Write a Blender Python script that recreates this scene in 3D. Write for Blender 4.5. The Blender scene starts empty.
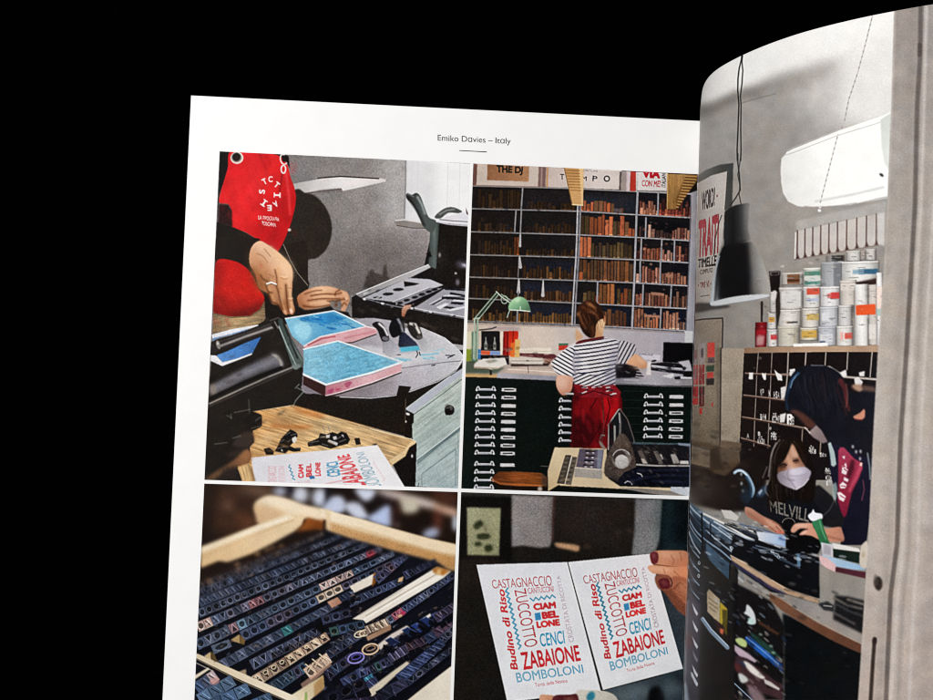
import bpy, math, random
import numpy as np

# ------------------------------------------------------------------ camera, world, lamps
SC = bpy.context.scene
COL = SC.collection
ROT = np.array([[0.9977292044078637, -0.03707205373320259, -0.05623253065311511],
                [0.03946363503062526, 0.9983365303873348, 0.04203324403787356],
                [0.054580730865577444, -0.044156935199132274, 0.9975325101930256]])
CAM = np.array([88.18672584, 121.72076757, -509.56041467])      # millimetres, page frame: x right, y down, z away
FOC, CX, CY = 1250.0, 466.5, 350.0
MM = 0.001

from mathutils import Matrix, Vector
cam_d = bpy.data.cameras.new('camera')
cam = bpy.data.objects.new('camera', cam_d)
COL.objects.link(cam)
D = np.diag([1.0, -1.0, -1.0])
Rb = D @ ROT.T @ D
pos = D @ CAM * MM
M4 = Matrix.Identity(4)
for i in range(3):
    for j in range(3):
        M4[i][j] = Rb[i, j]
    M4[i][3] = pos[i]
cam.matrix_world = M4
cam_d.sensor_width = 36.0
cam_d.lens = 36.0 * FOC / 933.0
cam_d.clip_start = 0.02
cam_d.clip_end = 50.0
SC.camera = cam

w = bpy.data.worlds.new('World')
SC.world = w
w.use_nodes = True
bgn = w.node_tree.nodes['Background']
bgn.inputs[0].default_value = (0.95, 0.97, 1.0, 1)
bgn.inputs[1].default_value = 0.14

def area(name, loc, target, size, watts, col):
    d = bpy.data.lights.new(name, 'AREA')
    d.shape = 'DISK'
    d.size = size
    d.energy = watts
    d.color = col
    o = bpy.data.objects.new(name, d)
    COL.objects.link(o)
    o.location = loc
    o.rotation_euler = (Vector(target) - Vector(loc)).to_track_quat('-Z', 'Y').to_euler()
    return o
area('softbox', (-0.62, 0.22, 1.15), (0.12, -0.12, 0.03), 0.7, 22.5, (1.0, 0.985, 0.965))

SC.view_settings.view_transform = 'Standard'
SC.view_settings.look = 'None'
SC.view_settings.exposure = 0.0
SC.view_settings.gamma = 1.0
SC.cycles.filter_width = 1.1

# ------------------------------------------------------------------ helpers: geometry of the place
def project(P):
    q = P @ ROT.T - (ROT @ CAM)
    return np.stack([CX + FOC * q[..., 0] / q[..., 2], CY + FOC * q[..., 1] / q[..., 2]], -1)

def on_page(u, v):
    """the point of the flat page (z = 0) that shows at u, v of the photograph"""
    d = ROT.T @ np.array([(u - CX) / FOC, (v - CY) / FOC, 1.0])
    s = -CAM[2] / d[2]
    p = CAM + s * d
    return p[0], p[1]

def to_scene(P):
    return np.asarray(P, float) * np.array([MM, -MM, -MM])

def mat(name, build):
    m = bpy.data.materials.new(name)
    m.use_nodes = True
    nt = m.node_tree
    build(nt, nt.nodes['Principled BSDF'])
    return m

def paper_nodes(nt, b):
    tc = nt.nodes.new('ShaderNodeTexCoord')
    n = nt.nodes.new('ShaderNodeTexNoise')
    n.inputs['Scale'].default_value = 90.0
    n.inputs['Detail'].default_value = 6.0
    r = nt.nodes.new('ShaderNodeValToRGB')
    r.color_ramp.elements[0].color = (0.825, 0.83, 0.835, 1)
    r.color_ramp.elements[1].color = (0.885, 0.885, 0.88, 1)
    nt.links.new(tc.outputs['Object'], n.inputs['Vector'])
    nt.links.new(n.outputs['Fac'], r.inputs['Fac'])
    nt.links.new(r.outputs['Color'], b.inputs['Base Color'])
    f = nt.nodes.new('ShaderNodeTexNoise')
    f.inputs['Scale'].default_value = 1400.0
    f.inputs['Detail'].default_value = 3.0
    nt.links.new(tc.outputs['Object'], f.inputs['Vector'])
    bp = nt.nodes.new('ShaderNodeBump')
    bp.inputs['Strength'].default_value = 0.10
    bp.inputs['Distance'].default_value = 0.0003
    nt.links.new(f.outputs['Fac'], bp.inputs['Height'])
    nt.links.new(bp.outputs['Normal'], b.inputs['Normal'])
    b.inputs['Roughness'].default_value = 0.55
    b.inputs['Specular IOR Level'].default_value = 0.25
M_PAPER = mat('coated_paper', paper_nodes)

INK_GAIN = 0.90
def ink_nodes(nt, b):
    a = nt.nodes.new('ShaderNodeVertexColor')
    a.layer_name = 'ink'
    s = nt.nodes.new('ShaderNodeVectorMath')
    s.operation = 'SCALE'
    s.inputs['Scale'].default_value = INK_GAIN
    nt.links.new(a.outputs['Color'], s.inputs[0])
    nt.links.new(s.outputs[0], b.inputs['Base Color'])
    tc = nt.nodes.new('ShaderNodeTexCoord')
    f = nt.nodes.new('ShaderNodeTexNoise')
    f.inputs['Scale'].default_value = 1400.0
    f.inputs['Detail'].default_value = 3.0
    nt.links.new(tc.outputs['Object'], f.inputs['Vector'])
    bp = nt.nodes.new('ShaderNodeBump')
    bp.inputs['Strength'].default_value = 0.08
    bp.inputs['Distance'].default_value = 0.0003
    nt.links.new(f.outputs['Fac'], bp.inputs['Height'])
    nt.links.new(bp.outputs['Normal'], b.inputs['Normal'])
    b.inputs['Roughness'].default_value = 0.42
    b.inputs['Specular IOR Level'].default_value = 0.05
M_INK = mat('printed_ink', ink_nodes)

def black_ink(nt, b):
    n = nt.nodes.new('ShaderNodeTexNoise')
    n.inputs['Scale'].default_value = 900.0
    r = nt.nodes.new('ShaderNodeValToRGB')
    r.color_ramp.elements[0].color = (0.010, 0.010, 0.012, 1)
    r.color_ramp.elements[1].color = (0.022, 0.022, 0.024, 1)
    nt.links.new(n.outputs['Fac'], r.inputs['Fac'])
    nt.links.new(r.outputs['Color'], b.inputs['Base Color'])
    b.inputs['Roughness'].default_value = 0.6
M_BLACK_INK = mat('black_ink', black_ink)

def black_cloth(nt, b):
    tc = nt.nodes.new('ShaderNodeTexCoord')
    n = nt.nodes.new('ShaderNodeTexNoise')
    n.inputs['Scale'].default_value = 700.0
    r = nt.nodes.new('ShaderNodeValToRGB')
    r.color_ramp.elements[0].color = (0.0001, 0.0001, 0.0001, 1)
    r.color_ramp.elements[1].color = (0.0006, 0.0006, 0.0006, 1)
    nt.links.new(tc.outputs['Object'], n.inputs['Vector'])
    nt.links.new(n.outputs['Fac'], r.inputs['Fac'])
    nt.links.new(r.outputs['Color'], b.inputs['Base Color'])
    b.inputs['Roughness'].default_value = 1.0
    b.inputs['Specular IOR Level'].default_value = 0.0
M_BLACK = mat('black_velvet', black_cloth)

def link(name, me, parent=None, material=None, label=None):
    o = bpy.data.objects.new(name, me)
    COL.objects.link(o)
    if parent:
        o.parent = parent
    if material:
        me.materials.append(material)
    if label:
        o['label'] = label
    return o

# ------------------------------------------------------------------ printing press: lays flat ink for the page's pictures
SS = 3                                      # ink samples per photo pixel
OX, OY, XE, YE = 150, -10, 962, 770
NW, NH = (XE - OX) * SS, (YE - OY) * SS
INK = np.zeros((NH, NW, 3), np.float32)
GRAIN = np.full((NH, NW), 0.045, np.float32)
OWN = np.zeros((NH, NW), np.int32)
ITEMS = [(0, None, None, 0)]
_cur = 0
_fr = (0.0, 0.0, 1.0)
RNG = np.random.RandomState(5)
rnd = random.Random(11)

def fr(x, y, s=6.664):
    global _fr
    _fr = (x, y, s)

# each picture's plate stops at its own edge
PLATES = {1: [(150, 100), (472.2, 100), (471.9, 163), (459.6, 490), (195, 481.4), (150, 480)],
          2: [(472.2, 100), (720, 100), (699.8, 121), (698, 175), (696, 302), (690.2, 500), (690, 498.2), (459.6, 490), (471.9, 163)],
          3: [(150, 480), (195, 481.4), (459.6, 490), (452, 700), (449, 770), (150, 770)],
          4: [(459.6, 490), (690, 498.2), (684.5, 700), (682, 770), (449, 770), (452, 700)],
          5: [(701, -10), (700.3, 60), (699.3, 121), (697.5, 175), (695.5, 302), (689.6, 517), (684, 700), (682, 770), (970, 770), (970, -10)]}
_plate = None
_plate_no = 0
def picture(pr):
    global _plate, _plate_no
    if pr != _plate_no:
        _plate_no = pr
        p = np.array(PLATES[pr], float)
        _plate = raster([p], (0, NW, 0, NH))

def it(pr, name=None, label=None, one=0):
    """from here on the ink belongs to this depicted thing of print pr (None: the picture's own ground)"""
    global _cur
    ITEMS.append((pr, name, label, one))
    picture(pr)
    _cur = len(ITEMS) - 1

def pts(s):
    if isinstance(s, str):
        s = [tuple(map(float, q.split(','))) for q in s.split()]
    a = np.array(s, float)
    x, y, k = _fr
    return np.stack([a[:, 0] / k + x, a[:, 1] / k + y], -1)

def hexc(c):
    if isinstance(c, str):
        c = c.lstrip('#')
        return np.array([int(c[i:i + 2], 16) for i in (0, 2, 4)], np.float32) / 255
    return np.array(c, np.float32)

def smooth(p, closed=True, n=6):
    m = len(p)
    out = []
    rng_ = range(m if closed else m - 1)
    for i in rng_:
        if closed:
            a, b, c, d = p[i - 1], p[i], p[(i + 1) % m], p[(i + 2) % m]
        else:
            a, b, c, d = p[max(i - 1, 0)], p[i], p[i + 1], p[min(i + 2, m - 1)]
        for t in np.arange(n) / n:
            out.append(0.5 * ((2 * b) + (c - a) * t + (2 * a - 5 * b + 4 * c - d) * t * t + (3 * b - a - 3 * c + d) * t ** 3))
    if not closed:
        out.append(p[-1])
    return np.array(out)

def gauss(m, sig):
    if sig < 0.3:
        return m
    if sig < 5:
        r = int(math.ceil(sig * 2.5))
        k = np.exp(-0.5 * (np.arange(-r, r + 1) / sig) ** 2)
        k /= k.sum()
        for ax in (0, 1):
            o = np.zeros_like(m)
            for i, kv in enumerate(k):
                s = i - r
                if ax == 0:
                    if s > 0: o[s:] += kv * m[:-s]
                    elif s < 0: o[:s] += kv * m[-s:]
                    else: o += kv * m
                else:
                    if s > 0: o[:, s:] += kv * m[:, :-s]
                    elif s < 0: o[:, :s] += kv * m[:, -s:]
                    else: o += kv * m
            m = o
        return m
    r = max(1, int(round(sig * 0.98)))
    for _ in range(3):
        for ax in (0, 1):
            pad = [(0, 0), (0, 0)]
            pad[ax] = (r + 1, r)
            c = np.cumsum(np.pad(m, pad), ax, dtype=np.float64)
            if ax == 0: m = (c[2 * r + 1:] - c[:-2 * r - 1]) / (2 * r + 1)
            else: m = (c[:, 2 * r + 1:] - c[:, :-2 * r - 1]) / (2 * r + 1)
        m = m.astype(np.float32)
    return m

def window(p, pad):
    x0 = max(0, int((p[:, 0].min() - OX - pad) * SS))
    x1 = min(NW, int((p[:, 0].max() - OX + pad) * SS) + 2)
    y0 = max(0, int((p[:, 1].min() - OY - pad) * SS))
    y1 = min(NH, int((p[:, 1].max() - OY + pad) * SS) + 2)
    return x0, x1, y0, y1

def raster(polys, win):
    x0, x1, y0, y1 = win
    h, wd = y1 - y0, x1 - x0
    t = np.zeros((h, wd + 1), np.int32)
    for p in polys:
        q = (p - np.array([OX, OY])) * SS - np.array([x0, y0]) - 0.5
        for a, b in zip(q, np.roll(q, -1, 0)):
            if a[1] == b[1]:
                continue
            sg = 1
            if a[1] > b[1]:
                a, b, sg = b, a, -1
            r0, r1 = max(0, math.ceil(a[1])), min(h, math.ceil(b[1]))
            if r1 <= r0:
                continue
            ys = np.arange(r0, r1)
            xs = a[0] + (ys - a[1]) * (b[0] - a[0]) / (b[1] - a[1])
            np.add.at(t, (ys, np.clip(np.ceil(xs), 0, wd).astype(int)), sg)
    return (np.cumsum(t, 1)[:, :wd] != 0).astype(np.float32)

def hash2(ix, iy, seed):
    n = (ix * 374761393 + iy * 668265263 + seed * 974634777) & 0x7fffffff
    n = ((n ^ (n >> 13)) * 1274126177) & 0x7fffffff
    return ((n ^ (n >> 16)) & 0xffff) / 65535.0

def vnoise(x, y, seed=0):
    ix, iy = np.floor(x).astype(np.int64), np.floor(y).astype(np.int64)
    fx, fy = x - ix, y - iy
    fx, fy = fx * fx * (3 - 2 * fx), fy * fy * (3 - 2 * fy)
    a, b = hash2(ix, iy, seed), hash2(ix + 1, iy, seed)
    c, d = hash2(ix, iy + 1, seed), hash2(ix + 1, iy + 1, seed)
    return (a * (1 - fx) + b * fx) * (1 - fy) + (c * (1 - fx) + d * fx) * fy - 0.5

def lay(m, win, col, a=1.0, g=None, tex=None, own=True):
    """col: one colour or (c0, c1, 'x,y x,y') for a ramp between two points; tex: (angle, length, width, strength)"""
    x0, x1, y0, y1 = win
    if x1 <= x0 or y1 <= y0:
        return
    if isinstance(col, tuple) and isinstance(col[0], str):
        c = [hexc(k) for k in col[:-1]]
        e = pts(col[-1])
        d = e[-1] - e[0]
        X = (np.arange(x0, x1) + 0.5) / SS + OX
        Y = (np.arange(y0, y1) + 0.5) / SS + OY
        t = np.clip(((X[None] - e[0, 0]) * d[0] + (Y[:, None] - e[0, 1]) * d[1]) / (d @ d), 0, 1) * (len(c) - 1)
        i = np.minimum(t.astype(int), len(c) - 2)
        f = (t - i)[..., None]
        ca = np.array(c)
        src = ca[i] * (1 - f) + ca[i + 1] * f
    else:
        src = np.broadcast_to(hexc(col), (y1 - y0, x1 - x0, 3))
    if tex:
        X = ((np.arange(x0, x1)) / SS)[None]
        Y = ((np.arange(y0, y1)) / SS)[:, None]
        an = math.radians(tex[0])
        u = X * math.cos(an) + Y * math.sin(an)
        v = -X * math.sin(an) + Y * math.cos(an)
        n = vnoise(u / tex[1], v / tex[2], 3) + 0.6 * vnoise(u / tex[1] * 2.1, v / tex[2] * 2.3, 9)
        src = src * (1 + tex[3] * n[..., None])
    m = m * _plate[y0:y1, x0:x1]
    mm = (m * a)[..., None]
    reg = INK[y0:y1, x0:x1]
    reg += (src - reg) * mm
    if g is not None:
        gr = GRAIN[y0:y1, x0:x1]
        gr += (g - gr) * m * a
    if own and a > 0.35:
        OWN[y0:y1, x0:x1][m > 0.5] = _cur

def soften(s, sig, b=1.5, a=1.0):
    """out of focus inside the outline s"""
    p = pts(s)
    x0, x1, y0, y1 = win = window(p, b * 3 + 1)
    m = (gauss(raster([p], win), b * SS) * _plate[y0:y1, x0:x1] * a)[..., None]
    reg = INK[y0:y1, x0:x1]
    bl = np.stack([gauss(reg[..., k].copy(), sig * SS) for k in range(3)], -1)
    reg += (bl - reg) * m

def specks(s, n, cols, size, b=.7, a=.3, ang=0.0, long=1.0, top=.62):
    """n small irregular marks inside the outline s"""
    p = pts(s)
    win = window(p, 0)
    m = raster([p], win)
    ys, xs = np.nonzero(m)
    if len(xs) == 0:
        return
    f = _fr
    fr(0, 0, 1)
    for i in RNG.randint(0, len(xs), n):
        x, y = (xs[i] + win[0]) / SS + OX, (ys[i] + win[2]) / SS + OY
        if INK[ys[i] + win[2], xs[i] + win[0]].mean() > top:
            continue
        r = size * (.4 + 1.1 * rnd.random())
        E(rnd.choice(cols), x, y, r * long, r * (.4 + .6 * rnd.random()), ang + 30 * (rnd.random() - .5), b=b, a=a * (.5 + rnd.random()), own=False)
    fr(*f)

def P(col, s, b=0.38, sm=False, **k):
    p = pts(s)
    if sm:
        p = smooth(p)
    win = window(p, b * 3 + 1)
    if win[1] <= win[0] or win[3] <= win[2]:
        return
    lay(gauss(raster([p], win), b * SS), win, col, **k)

def C(col, s, b=0.4, **k):
    P(col, s, b, True, **k)

def E(col, x, y, rx, ry, rot=0, b=0.38, **k):
    t = np.linspace(0, 2 * math.pi, 40, endpoint=False)
    ca, sa = math.cos(math.radians(rot)), math.sin(math.radians(rot))
    u, v = rx * np.cos(t), ry * np.sin(t)
    P(col, np.stack([x + u * ca - v * sa, y + u * sa + v * ca], -1), b, **k)

def ring(col, x, y, rx, ry, wd, rot=0, a0=0, a1=360, b=0.3, **k):
    t = np.radians(np.linspace(a0, a1, 30))
    ca, sa = math.cos(math.radians(rot)), math.sin(math.radians(rot))
    u, v = rx * np.cos(t), ry * np.sin(t)
    L(col, np.stack([x + u * ca - v * sa, y + u * sa + v * ca], -1), wd, b=b, **k)

def L(col, s, wd, w2=None, b=0.3, sm=False, **k):
    """a stroke, wd wide in frame units (to w2 at its end)"""
    p = pts(s)
    if sm:
        p = smooth(p, False)
    wa = wd / _fr[2]
    wb = wa if w2 is None else w2 / _fr[2]
    win = window(p, max(wa, wb) + b * 3 + 1)
    x0, x1, y0, y1 = win
    if x1 <= x0 or y1 <= y0:
        return
    X = ((np.arange(x0, x1) + 0.5) / SS + OX)[None]
    Y = ((np.arange(y0, y1) + 0.5) / SS + OY)[:, None]
    seg = np.linalg.norm(np.diff(p, axis=0), axis=1)
    cum = np.r_[0, np.cumsum(seg)] / max(seg.sum(), 1e-6)
    best = np.full((y1 - y0, x1 - x0), 1e3, np.float32)
    for i in range(len(p) - 1):
        d = p[i + 1] - p[i]
        q = d @ d
        if q < 1e-9:
            continue
        t = np.clip(((X - p[i, 0]) * d[0] + (Y - p[i, 1]) * d[1]) / q, 0, 1)
        dist = np.hypot(X - p[i, 0] - t * d[0], Y - p[i, 1] - t * d[1])
        f = cum[i] + (cum[i + 1] - cum[i]) * t
        best = np.minimum(best, dist - (wa + (wb - wa) * f) / 2)
    lay(np.clip(0.5 - best / (2 * b + 0.15), 0, 1).astype(np.float32), win, col, **k)

_glyphs = {}
def glyphs(txt, bold=0.0, shear=0.0, space=1.0):
    key = (txt, bold, shear, space)
    if key not in _glyphs:
        cu = bpy.data.curves.new('lettering', 'FONT')
        cu.body = txt
        cu.offset = bold
        cu.shear = shear
        cu.space_character = space
        o = bpy.data.objects.new('lettering', cu)
        COL.objects.link(o)
        dg = bpy.context.evaluated_depsgraph_get()
        me = o.evaluated_get(dg).to_mesh()
        me.calc_loop_triangles()
        v = np.array([q.co[:2] for q in me.vertices])
        t = np.array([q.vertices[:] for q in me.loop_triangles])
        o.evaluated_get(dg).to_mesh_clear()
        bpy.data.objects.remove(o)
        bpy.data.curves.remove(cu)
        _glyphs[key] = (v, t)
    return _glyphs[key]

def T(col, txt, quad, bold=0.0, shear=0.0, b=0.22, hom=None, space=1.0, **k):
    """lettering fitted into the four corners top-left, top-right, bottom-right, bottom-left"""
    v, t = glyphs(txt, min(bold, 0.0), shear, space)
    lo, hi = v.min(0), v.max(0)
    if bold > 0:                            # heavier strokes: the letters laid down several times, slightly apart
        n = len(v)
        v = np.concatenate([v + np.array([bold * math.cos(a), bold * math.sin(a)]) for a in np.arange(8) * math.pi / 4] + [v])
        t = np.concatenate([t + n * i for i in range(9)])
        lo, hi = v.min(0), v.max(0)
    uv = (v - lo) / (hi - lo)
    q = np.array([tuple(map(float, z.split(','))) for z in quad.split()]) if isinstance(quad, str) else np.array(quad, float)
    u, w_ = uv[:, :1], 1 - uv[:, 1:]
    p = (q[0] * (1 - u) + q[1] * u) * (1 - w_) + (q[3] * (1 - u) + q[2] * u) * w_
    if hom is not None:
        p = hom(p)
    p = pts(p)
    win = window(p, b * 3 + 1)
    if win[1] <= win[0] or win[3] <= win[2]:
        return
    lay(gauss(raster([p[i] for i in t], win), b * SS), win, col, **k)

def wave(a, b_, n, amp):
    """points of a zigzag from a to b"""
    a, b_ = np.array(a, float), np.array(b_, float)
    d = b_ - a
    nn = np.array([-d[1], d[0]]) / np.linalg.norm(d)
    return [tuple(a + d * i / n + nn * amp * (1 if i % 2 else -1)) for i in range(n + 1)]

# ================================================================== picture 1: the press shop
it(1)
fr(0, 0, 1)
P(('#7b7674', '#8f8a88', '#b2aeae', '290,0 350,0 440,0'), '215,145 476,158 464,492 198,486', g=.15)
C('#6b6361', '335,250 400,235 430,262 425,300 340,310', b=9, a=.75)
C('#8a8584', '290,150 340,152 330,180 292,180', b=6, a=.5)
C('#c2bfbf', '385,160 405,160 404,215 385,220', b=5, a=.5)
fr(340, 155)
it(1, 'window', 'bright white window above the press')
P(('#dcdbdd', '#f4f4f5', '440,0 700,0'), '436,30 900,62 872,430 640,470 545,455 425,430', g=.03)
P('#cfcfd2', '560,50 640,50 620,400 545,400', b=3, a=.35)
for x in (480, 520, 720, 800):
    L('#d3d3d6', [(x, 45), (x - 8, 420)], 6, a=.4)
L('#918f90', '438,38 436,200 428,425', 11)
L('#c9c7c7', '449,40 440,425', 5, a=.6)
it(1)
P('#897f80', '470,485 600,510 590,690 470,690', b=2, a=.6, g=.18)
P('#8d8580', '365,440 400,428 545,452 585,486 480,485 375,468', g=.06)
L('#d6d1ce', '372,436 430,432 545,452', 9)
L('#5b5350', '380,470 480,486 585,489', 6)
L('#d9d6da', '612,512 600,600 584,700', 13)
fr(200, 145)
it(1, 'shelf', 'white wall shelf with a curled sheet on it')
fr(0, 0, 1)
P(('#bdb8b6', '#e6e3e3', '#dcd8d7', '296,0 340,0 386,0'), '293,184 303,182 325,178 340,177 379,178.2 386,179.6 385.6,181.6 362,187 343,191 341,188.5 320,190.5 296,194.6', g=.05)
L('#3a302d', '318,178.2 340,176.4 378.5,178.6', 1.4)
L('#5a4e4a', '297,195 320,191.2 341,189.2', 1.2, b=.5)
P('#6d6460', '318,190.4 341,188.2 341.5,190.4 330,193 312,195', b=1, a=.6)
P('#fbeeee', '345,181 372,180.5 345,186', b=1.2, a=.5)
it(1, 'person', 'printer in a black jumper leaning over the round table')
P('#2a231d', '290,194 306,193.4 315,196 324,205 330,217 331.9,229 330,241 325,251 316,258.5 308,260.5 307,275 306.5,292 300,302 290,322 255,322 250,260', b=.6, g=.12, sm=True)
fr(200, 145)
P('#0c0d0d', '133,38 205,44 185,170 128,340 116,560 120,380')
P('#15100e', '440,50 560,62 590,75 600,160 560,90 525,76')
it(1, 'apron', 'red apron with a white circular logo')
C(('#d81b20', '#e02529', '#c0141a', '180,100 400,200 600,420'), '200,46 330,48 455,56 530,75 580,130 605,220 630,290 638,380 600,540 520,715 490,690 400,640 300,580 215,548 208,440 185,395 130,385 134,330 160,240 185,150', g=.07)
P('#ee4a4c', '330,80 350,80 400,300 385,320', b=5, a=.4)
L('#8e1014', '548,185 540,250 530,310', 12, b=1, a=.8)
L('#e8484a', '575,190 592,340 600,460', 14, b=1.2, a=.7)
L('#a51218', '400,60 440,160 450,200', 16, b=2, a=.4)
L('#9a1016', '215,560 300,590 400,645 500,700', 12, b=1, a=.5)
P('#2a1210', '128,392 190,398 212,440 216,550 120,520', b=.8)
E('#e9dfd6', 246, 86, 43, 40)
E('#8d857c', 244, 84, 35, 32)
E('#120f0e', 243, 80, 27, 28)
ring('#f0e8e0', 558, 96, 22, 34, 9, -15, 60, 300)
E('#1a1210', 562, 92, 16, 22)
ring('#e8ddd6', 556, 162, 15, 26, 9)
for x, y, ch, r in ((430, 243, 'T', -28), (470, 228, 'C', 0), (512, 266, 'T', 40), (514, 334, 'I', 92), (504, 394, 'A', 150), (463, 420, 'E', 178), (427, 386, 'I', 215), (413, 311, 'S', 275)):
    c, s = math.cos(math.radians(r)), math.sin(math.radians(r))
    q = [(x + u * c - v * s, y + u * s + v * c) for u, v in ((-15, -20), (15, -20), (15, 20), (-15, 20))]
    if ch == 'I':
        q = [(x + u * c - v * s, y + u * s + v * c) for u, v in ((-6, -19), (6, -19), (6, 19), (-6, 19))]
        L('#f3e4e2', [((q[0][0] * 1.6 - q[1][0] * .6), (q[0][1] * 1.6 - q[1][1] * .6)), ((q[1][0] * 1.6 - q[0][0] * .6), (q[1][1] * 1.6 - q[0][1] * .6))], 9)
        L('#f3e4e2', [((q[3][0] * 1.6 - q[2][0] * .6), (q[3][1] * 1.6 - q[2][1] * .6)), ((q[2][0] * 1.6 - q[3][0] * .6), (q[2][1] * 1.6 - q[3][1] * .6))], 7)
    T('#f3e4e2', ch, q, bold=.035)
T('#f3dcda', 'LA TIPOGRAFIA', '390,470 528,482 526,510 388,496', bold=.02)
T('#f3dcda', 'TOSCANA', '412,508 508,520 506,546 410,534', bold=.03)
E('#cfc0b6', 596, 566, 11, 10)
it(1, 'person', 'printer in a black jumper leaning over the round table')
P(('#15110d', '#2a2119', '110,0 400,0'), '112,512 215,546 300,582 400,642 380,700 330,860 250,860 100,860', g=.06)
fr(200, 240)
C('#1d1712', '105,-10 390,-10 345,50 332,150 345,215 290,165 200,142 105,140', g=.06)
P('#1a130f', '425,330 475,420 540,450 620,520 640,460 660,400 720,330 730,290 560,20 520,80 620,200 640,480 580,560 480,545 432,500', b=.6)
P('#231c16', '612,190 560,30 720,0 720,330 650,380 640,480 620,380')
C(('#c41915', '#d02119', '#84120e', '260,150 240,330 200,520'), '112,140 220,138 300,178 352,240 392,320 428,382 418,440 372,494 280,520 150,503 92,490 98,300', g=.10)
P('#5e0f0b', '98,150 140,145 120,330 110,490 94,490', b=4, a=.8)
P('#3d0c08', '150,500 280,518 372,492 420,430 428,382 380,440 290,480', b=3, a=.7)
P(('#7e684f', '#b2976f', '#8a7256', '90,0 260,0 430,0'), '90,486 200,512 330,506 395,466 430,408 436,524 410,562 380,582 230,602 84,622', g=.14, tex=(-8, 14, 2, .3))
L('#54432f', '90,492 200,516 330,510 398,470 430,412', 7, b=.5, a=.7)
it(1, 'hand', 'hand with a ring reaching down to the blue ink slab')
C(('#e6bc9c', '#cf9a76', '#a8704a', '560,100 480,240 430,400'), '388,8 430,18 520,80 580,138 614,195 616,290 612,380 634,470 624,497 590,492 575,500 556,488 540,455 518,432 480,424 462,364 428,342 388,312 368,222 335,172 328,110 345,45', g=.05)
C('#8a562f', '335,160 375,210 395,300 440,335 470,360 430,350 380,310 352,230', b=2.5, a=.7)
C('#f6cfa6', '430,30 520,95 590,160 600,270 560,260 500,150 420,80', b=4, a=.65)
C('#c98a5c', '380,120 430,180 470,260 420,260 375,200', b=4, a=.55)
C('#9a6034', '345,180 372,230 392,310 432,338 440,300 410,250 380,190', b=2, a=.8)
C('#b57a4c', '410,150 450,210 470,270 430,260 395,190', b=3, a=.5)
L('#f0c69c', '470,60 530,120 580,170 600,240', 30, b=2.5, sm=True, a=.7)
L('#dca678', '520,200 545,300 552,380', 26, b=2, sm=True, a=.8)
L('#e9bd94', '590,260 600,360 612,450', 18, b=1.4, sm=True, a=.8)
L('#cf9a6c', '455,310 470,345 490,400', 20, b=1.5, sm=True, a=.8)
L('#e3b48a', '530,360 545,420 566,480', 14, b=1, sm=True, a=.8)
for s_, w_ in (('404,236 420,260 450,276', 7), ('440,300 452,340 478,352', 8), ('505,300 520,340 534,400 548,450 566,486', 8), ('572,300 576,360 582,430 590,480', 8), ('456,350 480,412 520,430 540,455', 9), ('500,200 512,260 510,300', 5)):
    L('#6b3a1e', s_, w_ * 1.7, b=1.3, sm=True, a=.62)
    L('#4a2410', s_, w_ * .5, b=.5, sm=True, a=.5)
for s_ in ('380,90 420,110 450,150', '430,60 470,110', '540,250 560,262 585,258', '520,318 545,326', '585,318 610,322', '548,428 562,424', '596,404 620,402', '462,230 490,244'):
    L('#a86c42', s_, 5, b=.7, sm=True, a=.7)
for s_ in ('535,240 560,248 580,244', '470,260 500,276', '590,390 616,388'):
    L('#f6d2ac', s_, 6, b=.7, a=.7)
C('#7a4826', '334,170 352,210 372,262 392,312 420,334 400,340 372,312 345,240', b=2.5, a=.75)
C('#8a5832', '400,225 440,250 500,268 520,300 480,290 430,280', b=3, a=.5)
C('#f3cfae', '560,130 606,190 606,260 570,240 540,180', b=3, a=.6)
C('#b98058', '345,60 380,110 420,130 400,180 350,160 335,110', b=4, a=.55)
L('#f6f1e8', '446,292 475,282 506,294', 11)
L('#7d6f62', '446,301 475,291 506,303', 5, b=.3)
C('#f2d0bc', '596,462 612,458 620,480 606,490', b=.6)
C('#e6b898', '556,470 570,468 578,490 566,494', b=.6, a=.8)
it(1, 'hand', 'open hand resting on the far slab')
C(('#b87a54', '#e0b090', '#cf9a78', '660,420 780,330 960,360'), '648,380 682,348 730,325 800,310 872,312 935,332 980,350 998,395 985,430 965,475 940,470 945,440 930,400 860,408 872,432 800,452 700,462 660,432', g=.05)
C('#8f5630', '652,384 690,432 750,452 700,462 658,432', b=2, a=.8)
C('#f2cba6', '740,330 800,314 870,316 910,334 840,338 770,344', b=1.6, a=.8)
C('#efc49c', '930,338 970,350 985,385 960,370', b=1.2, a=.7)
for s_, w_ in (('690,440 760,448 830,440 866,432', 8), ('740,372 820,360 900,362 940,352', 8), ('720,404 800,392 880,392 930,392', 8), ('905,410 955,394 980,402', 9), ('700,360 760,340 810,336', 5), ('930,334 908,345 900,368', 7), ('850,408 890,404', 6), ('945,440 960,420 975,430', 7)):
    L('#74401f', s_, w_ * 1.6, b=1.2, sm=True, a=.6)
    L('#4a2410', s_, w_ * .5, b=.5, sm=True, a=.5)
for s_ in ('760,384 830,374 890,376', '740,424 810,414 850,416', '780,352 850,344'):
    L('#e8ba90', s_, 10, b=1, sm=True, a=.7)
E('#e8c0a4', 976, 392, 8, 12, b=.6)
E('#6b3a20', 905, 434, 10, 14, 20, b=.8, a=.8)
it(1)
L('#8d8378', '556,30 600,130 650,220 718,302', 6, a=.8)
P('#1b140f', '620,500 650,440 700,468 800,458 870,440 900,470 985,480 1010,520 800,490 640,520', b=.6)

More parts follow.
